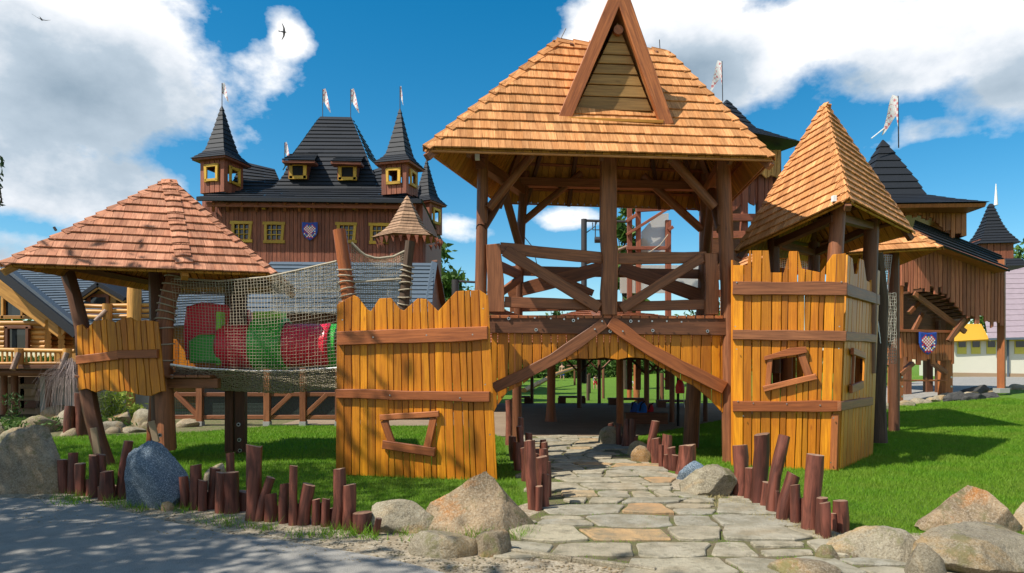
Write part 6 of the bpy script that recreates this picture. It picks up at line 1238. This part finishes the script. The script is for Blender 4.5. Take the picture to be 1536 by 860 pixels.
# the siding that climbs over the stair, its lower edge ragged
pW = Pl((a_.x, a_.y - .12), (k_.x, k_.y - .12)); lowW = [(1352, 432), (1358, 428), (1364, 438), (1367, 446), (1376, 436), (1384, 430), (1390, 440), (1396, 432), (1404, 438), (1412, 434), (1420, 446), (1428, 450), (1436, 462), (1444, 468), (1452, 480), (1458, 478), (1464, 484), (1472, 479), (1480, 487), (1486, 484), (1492, 494), (1497, 486), (1506, 490)]
topW = [(1352, 345), (1374, 345), (1430, 372), (1458, 388), (1480, 398), (1506, 402)]
board_wall(pW, ts, (1352, 1506), (1352, 1506), (400, 480), 27, topW, lowW, th=.06, mat='siding', gap=1.0, wav=.4, off=.12, jit=.3, rag=5)
link('inside_shade', one(slab, [pW.at(x, y, -2.4) for x, y in [(1352, 500), (1418, 500), (1470, 470), (1500, 440), (1500, 400), (1440, 375), (1352, 345)]], pW.n, .1), 'dark_post', ts)  # dark sheet standing in for the shade inside the tower
for k in range(9): x = 1398 + k * 7; y = 445 + k * 5.2; link('stair_tread', one(beam, pW.at(x - 10, y - 10, -.3), pW.at(x + 12, y - 10, -.3), .08, 1.2, pW.n, 0), 'dark_post', ts)
timber(ts, 'stair_stringer', pW, (1372, 440), (1450, 498), 7, .1, 'gate_brown', -.25, 0); timber(ts, 'stair_stringer', pW, (1448, 478), (1424, 512), 6, .1, 'gate_brown', .05, 0)
for a, b in (((1365, 470), (1392, 440)), ((1370, 500), (1385, 470))): timber(ts, 'inner_brace', pW, a, b, 6, .1, 'gate_brown', -1.2, 0)
r = MB(); A4(r, (pW.at(1366, 353, .7), pW.at(1514, 408, .7), pW.at(1372, 330, -1.8), pW.at(1500, 382, -1.8)), 6, .05, .5); link('stair_roof_tiles', r, 'tile_dark', ts, kind='stuff'); link('stair_roof_board', one(beam, pW.at(1366, 352, .6), pW.at(1512, 405, .6), .10, .6, pW.n, 0), 'siding', ts)
sp = MB(); cx = at(1352, 545, 24); f_ = 24 / F
ez = at(0, 316, 24).z; spire(sp, (cx.x, 25.2), [(ez + .02, 140 * f_), (at(0, 303, 24).z, 98 * f_), (at(0, 290, 24).z, 60 * f_), (at(0, 268, 24).z, 49 * f_), (at(0, 202, 24.6).z, .03)], 4, math.radians(-48), .05, per=13); link('roof_tiles', sp, 'tile_dark', ts)
link('roof_soffit', one(spire, (cx.x, 25.2), [(ez - .14, 136 * f_), (ez - .02, 138 * f_)], 4, math.radians(-48), 0, per=1), 'rail_brown', ts)
pT = Pl((12.6, 23.6), (17, 23.9)); board_wall(pT, ts, (1340, 1450), (1340, 1450), (320, 360), 18, [(1340, 316), (1450, 318)], [(1340, 328), (1366, 326), (1380, 324), (1396, 330), (1408, 340), (1420, 348), (1430, 356), (1438, 350), (1450, 356)], th=.08, mat='orange_board', gap=.9, wav=.3, rag=4)
link('side_boards', one(slab, [pT.at(1450, 318, 0), pT.at(1450, 354, 0), pT.at(1450, 354, 0) + V((.3, 2.5, 0)), pT.at(1450, 318, 0) + V((.3, 2.5, 0))], V((1, 0, 0)), .06), 'orange_board', ts)
tq = thing('stair_turret', 'small dark spired turret at the right end of the stair roof', 'turret', at(1485, 400, 26)); f_ = 26 / F; c = at(1484, 545, 26); rr = 26 * f_
for k in range(4):
    ang = math.radians(-55 + 90 * k); p, q = [V((c.x + math.cos(a) * rr * 1.2, 26 + math.sin(a) * rr * 1.2, 0)) for a in (ang, ang + math.pi / 2)]
    for j in range(5): a, b = p.lerp(q, j / 5 + .01), p.lerp(q, (j + 1) / 5 - .01); link('wall_board', one(slab, [V((a.x, a.y, at(0, 396, 26).z)), V((b.x, b.y, at(0, 396, 26).z)), V((b.x, b.y, at(0, 362, 26).z)), V((a.x, a.y, at(0, 362, 26).z))], V(((a + b).x - 2 * c.x, (a + b).y - 52, 0)), .05, V((0, 0, 1))), 'castle_board', tq)
sp = MB(); c2 = at(1486, 545, 26); spire(sp, (c2.x, 26), [(at(0, 369, 26).z, 38 * f_), (at(0, 352, 26).z, 23 * f_), (at(0, 338, 26).z, 15 * f_), (at(0, 306, 26).z, .06)], 4, math.radians(-55), .04, per=13); link('spire', sp, 'tile_dark', tq)
sp = MB(); spire(sp, (c2.x, 26), [(at(0, 404, 26).z, 52 * f_), (at(0, 392, 26).z, 36 * f_)], 4, math.radians(-55), .04, per=3); link('base_roof', sp, 'tile_dark', tq); post(tq, 'finial', [at(1494, 308, 26), at(1494, 276, 26)], .07, .015, 'white_paint', lump=0)
flag('white flag curling from the pointed roof of the shield tower', at(1347, 144, 24.6), at(1348, 222, 24.9), .75, 'flag_cloth', 'pennants on castle spires', dirx=-1)
link('flag_rope', one(tube, [at(1333, 188, 24.6), at(1322, 196, 24.6), at(1307, 208, 24.6)], .02, 5), 'white', None, label='loose white cord trailing from the flag of the shield tower', cat='cord')
# ================================================================ castle turret behind the gate roof
tg = thing('gallery_tower', 'tall timber gallery tower with dark roof behind the gate', 'tower', at(1110, 560, 30)); c = at(1090, 545, 30); f_ = 30 / F
sp = MB(); spire(sp, (c.x, 30), [(at(0, 226, 30).z, 108 * f_), (at(0, 216, 30).z, 84 * f_), (at(0, 196, 30).z, 40 * f_), (at(0, 150, 30).z, .03)], 4, math.radians(-20), .05, per=12); link('roof_tiles', sp, 'tile_dark', tg)
pU = Pl((7.5, 28.6), (12.4, 29.4)); board_wall(pU, tg, (1050, 1172), (1050, 1170), (226, 270), 18, [(1050, 225), (1175, 225)], [(1050, 266), (1110, 262), (1130, 270), (1140, 258), (1150, 268), (1158, 262), (1172, 270)], th=.06, mat='log_yellow', gap=.7, wav=.4)
board_wall(pU, tg, (1050, 1160), (1050, 1158), (266, 320), 15, [(1050, 262), (1165, 262)], [(1050, 300), (1100, 318), (1120, 300), (1130, 312), (1140, 296), (1150, 310), (1160, 300)], th=.05, mat='castle_board', gap=.8, wav=.6, off=-.3)
for x in (1118, 1142, 1168, 1060): link('post', one(beam, pU.at(x, 575, -.2), pU.at(x, 226, -.2), .26, .26, pU.n, .004), 'castle_board', tg)
for y in (326, 352, 440): link('beam', one(beam, pU.at(1055, y, 0), pU.at(1175, y, 0), .3, .2, pU.n, .004), 'castle_board', tg)
link('rear_wall', one(slab, [pU.at(x, y, -2.5) for x, y in [(1050, 420), (1110, 420), (1110, 226), (1050, 226)]], pU.n, .1), 'dark_post', tg)
flag('pale flag hanging from the spire behind the gate roof', at(1083, 92, 30), at(1084, 152, 30), .7, 'flag_cloth', 'pennants on castle spires', dirx=-1)
# net frame and cable frame beyond the balcony
nf = thing('play_scaffold', 'timber climbing frame with beige screen beyond the balcony', 'frame', at(975, 560, 22)); pN = Pl((3, 22), (6, 22))
for x, w, y0 in ((945, 7, 312), (958, 7, 312), (1003, 8, 330), (1090, 15, 322)): link('post', one(beam, pN.at(x, 585), pN.at(x, y0), w * 22 / F, .15, pN.n, .003), 'castle_board' if x < 1050 else 'orange_board', nf)
for a, b, w in (((940, 352), (1000, 314), 4), ((940, 332), (955, 322), 5), ((955, 315), (1005, 312), 6), ((940, 372), (1000, 372), 5), ((1003, 345), (1010, 340), 5)): timber(nf, 'brace', pN, a, b, w, .08, 'castle_board', .1, .003)
link('screen', one(slab, [pN.at(x, y, -.2) for x, y in [(962, 392), (962, 348), (985, 322), (1003, 320), (1003, 395)]], pN.n, .02), 'screen_cloth', nf); link('rope', one(tube, [pN.at(x, y, .1) for x, y in [(955, 384), (975, 378), (990, 368), (1002, 352)]], .015, 5), 'rope', nf)
link('side_net', one(slab, [pN.at(x, y, -1) for x, y in [(930, 440), (1050, 440), (1050, 398), (930, 398)]], pN.n, .02), 'screen_cloth', nf)
cf = thing('swing_gantry', 'dark steel swing frame against the sky beyond the balcony', 'frame', at(876, 560, 26))
for a, b, r_ in (((876, 575), (876, 329), .11), ((874, 331), (945, 333), .05), ((892, 360), (906, 360), .12)): post(cf, 'pipe', [at(*a, 26), at(*b, 26)], r_, r_, 'dark_steel', lump=0)
for a, b in (((878, 390), (900, 380)), ((880, 395), (940, 370))): post(cf, 'pipe', [at(*a, 26), at(*b, 26)], .06, .06, 'log_end', lump=0)
for L in (((876, 352), (892, 340), (896, 332)), ((889, 334), (889, 345), (905, 345)), ((893, 361), (893, 333))): link('cable', one(tube, [at(x, y, 26) for x, y in L], .02, 4), 'dark_steel', cf)
cg = thing('cable_post', 'dark round post with crossbar above the left wall', 'post', at(683, 560, 24)); post(cg, 'pipe', [at(683, 575, 24), at(683, 420, 24)], .13, .13, 'dark_steel', lump=0); post(cg, 'crossbar', [at(683, 422, 24), at(724, 424, 24)], .04, .04, 'dark_steel', lump=0)
link('cable', one(tube, [at(778, 345, 20), at(800, 372, 20), at(806, 400, 20)], .012, 4), 'dark_steel', cg)
# ================================================================ white building far right
wb = thing('long_house', 'long cream house with yellow window bays and faded pink roof', 'house', at(1490, 567, 49)); pX = Pl((31, 50), (45, 47)); f_ = 49 / F
gz = .45
link('wall', one(slab, [pX.at(1425, 566), pX.at(1700, 566), pX.at(1700, 503), pX.at(1425, 509)], pX.n, 6), 'cream_white', wb); link('plinth', one(slab, [pX.at(1425, 568, .06), pX.at(1700, 570, .06), pX.at(1700, 563, .06), pX.at(1425, 559, .06)], pX.n, .05), 'tan', wb)
for x0, x1 in ((1436, 1450), (1457, 1471), (1480, 1494), (1522, 1545), (1556, 1580)):
    link('window_bay', one(slab, [pX.at(x, y, .05) for x, y in [(x0, 531), (x1, 531), (x1, 510), (x0, 510)]], pX.n, .04), 'yellow_plaster', wb); w_ = link('window', one(slab, [pX.at(x, y, .09) for x, y in [(x0 + 2, 521), (x1 - 1, 521), (x1 - 1, 512), (x0 + 2, 512)]], pX.n, .03), 'window_glass', wb)
link('band', one(slab, [pX.at(x, y, .04) for x, y in [(1425, 512), (1700, 512), (1700, 505), (1425, 511)]], pX.n, .03), 'yellow_plaster', wb)
link('orange_roof', one(slab, [pX.at(1425, 512, .6), pX.at(1484, 509, .6), pX.at(1472, 486, -1.5), pX.at(1432, 486, -1.5)], V((0, -1, 1)), .12), 'roof_orange', wb)
r = MB(); A4(r, (pX.at(1482, 508, .7), pX.at(1720, 502, .7), pX.at(1462, 398, -6), pX.at(1720, 394, -6)), 14, .03, .6); link('roof_tiles', r, 'roof_pink', wb, kind='stuff'); link('gutter', one(beam, pX.at(1484, 509, .75), pX.at(1720, 503, .75), .16, .12, pX.n, 0), 'tile_grey', wb); post(wb, 'drain_pipe', [pX.at(1512, 566, .1), pX.at(1512, 508, .1)], .07, .07, 'tile_grey', lump=0)
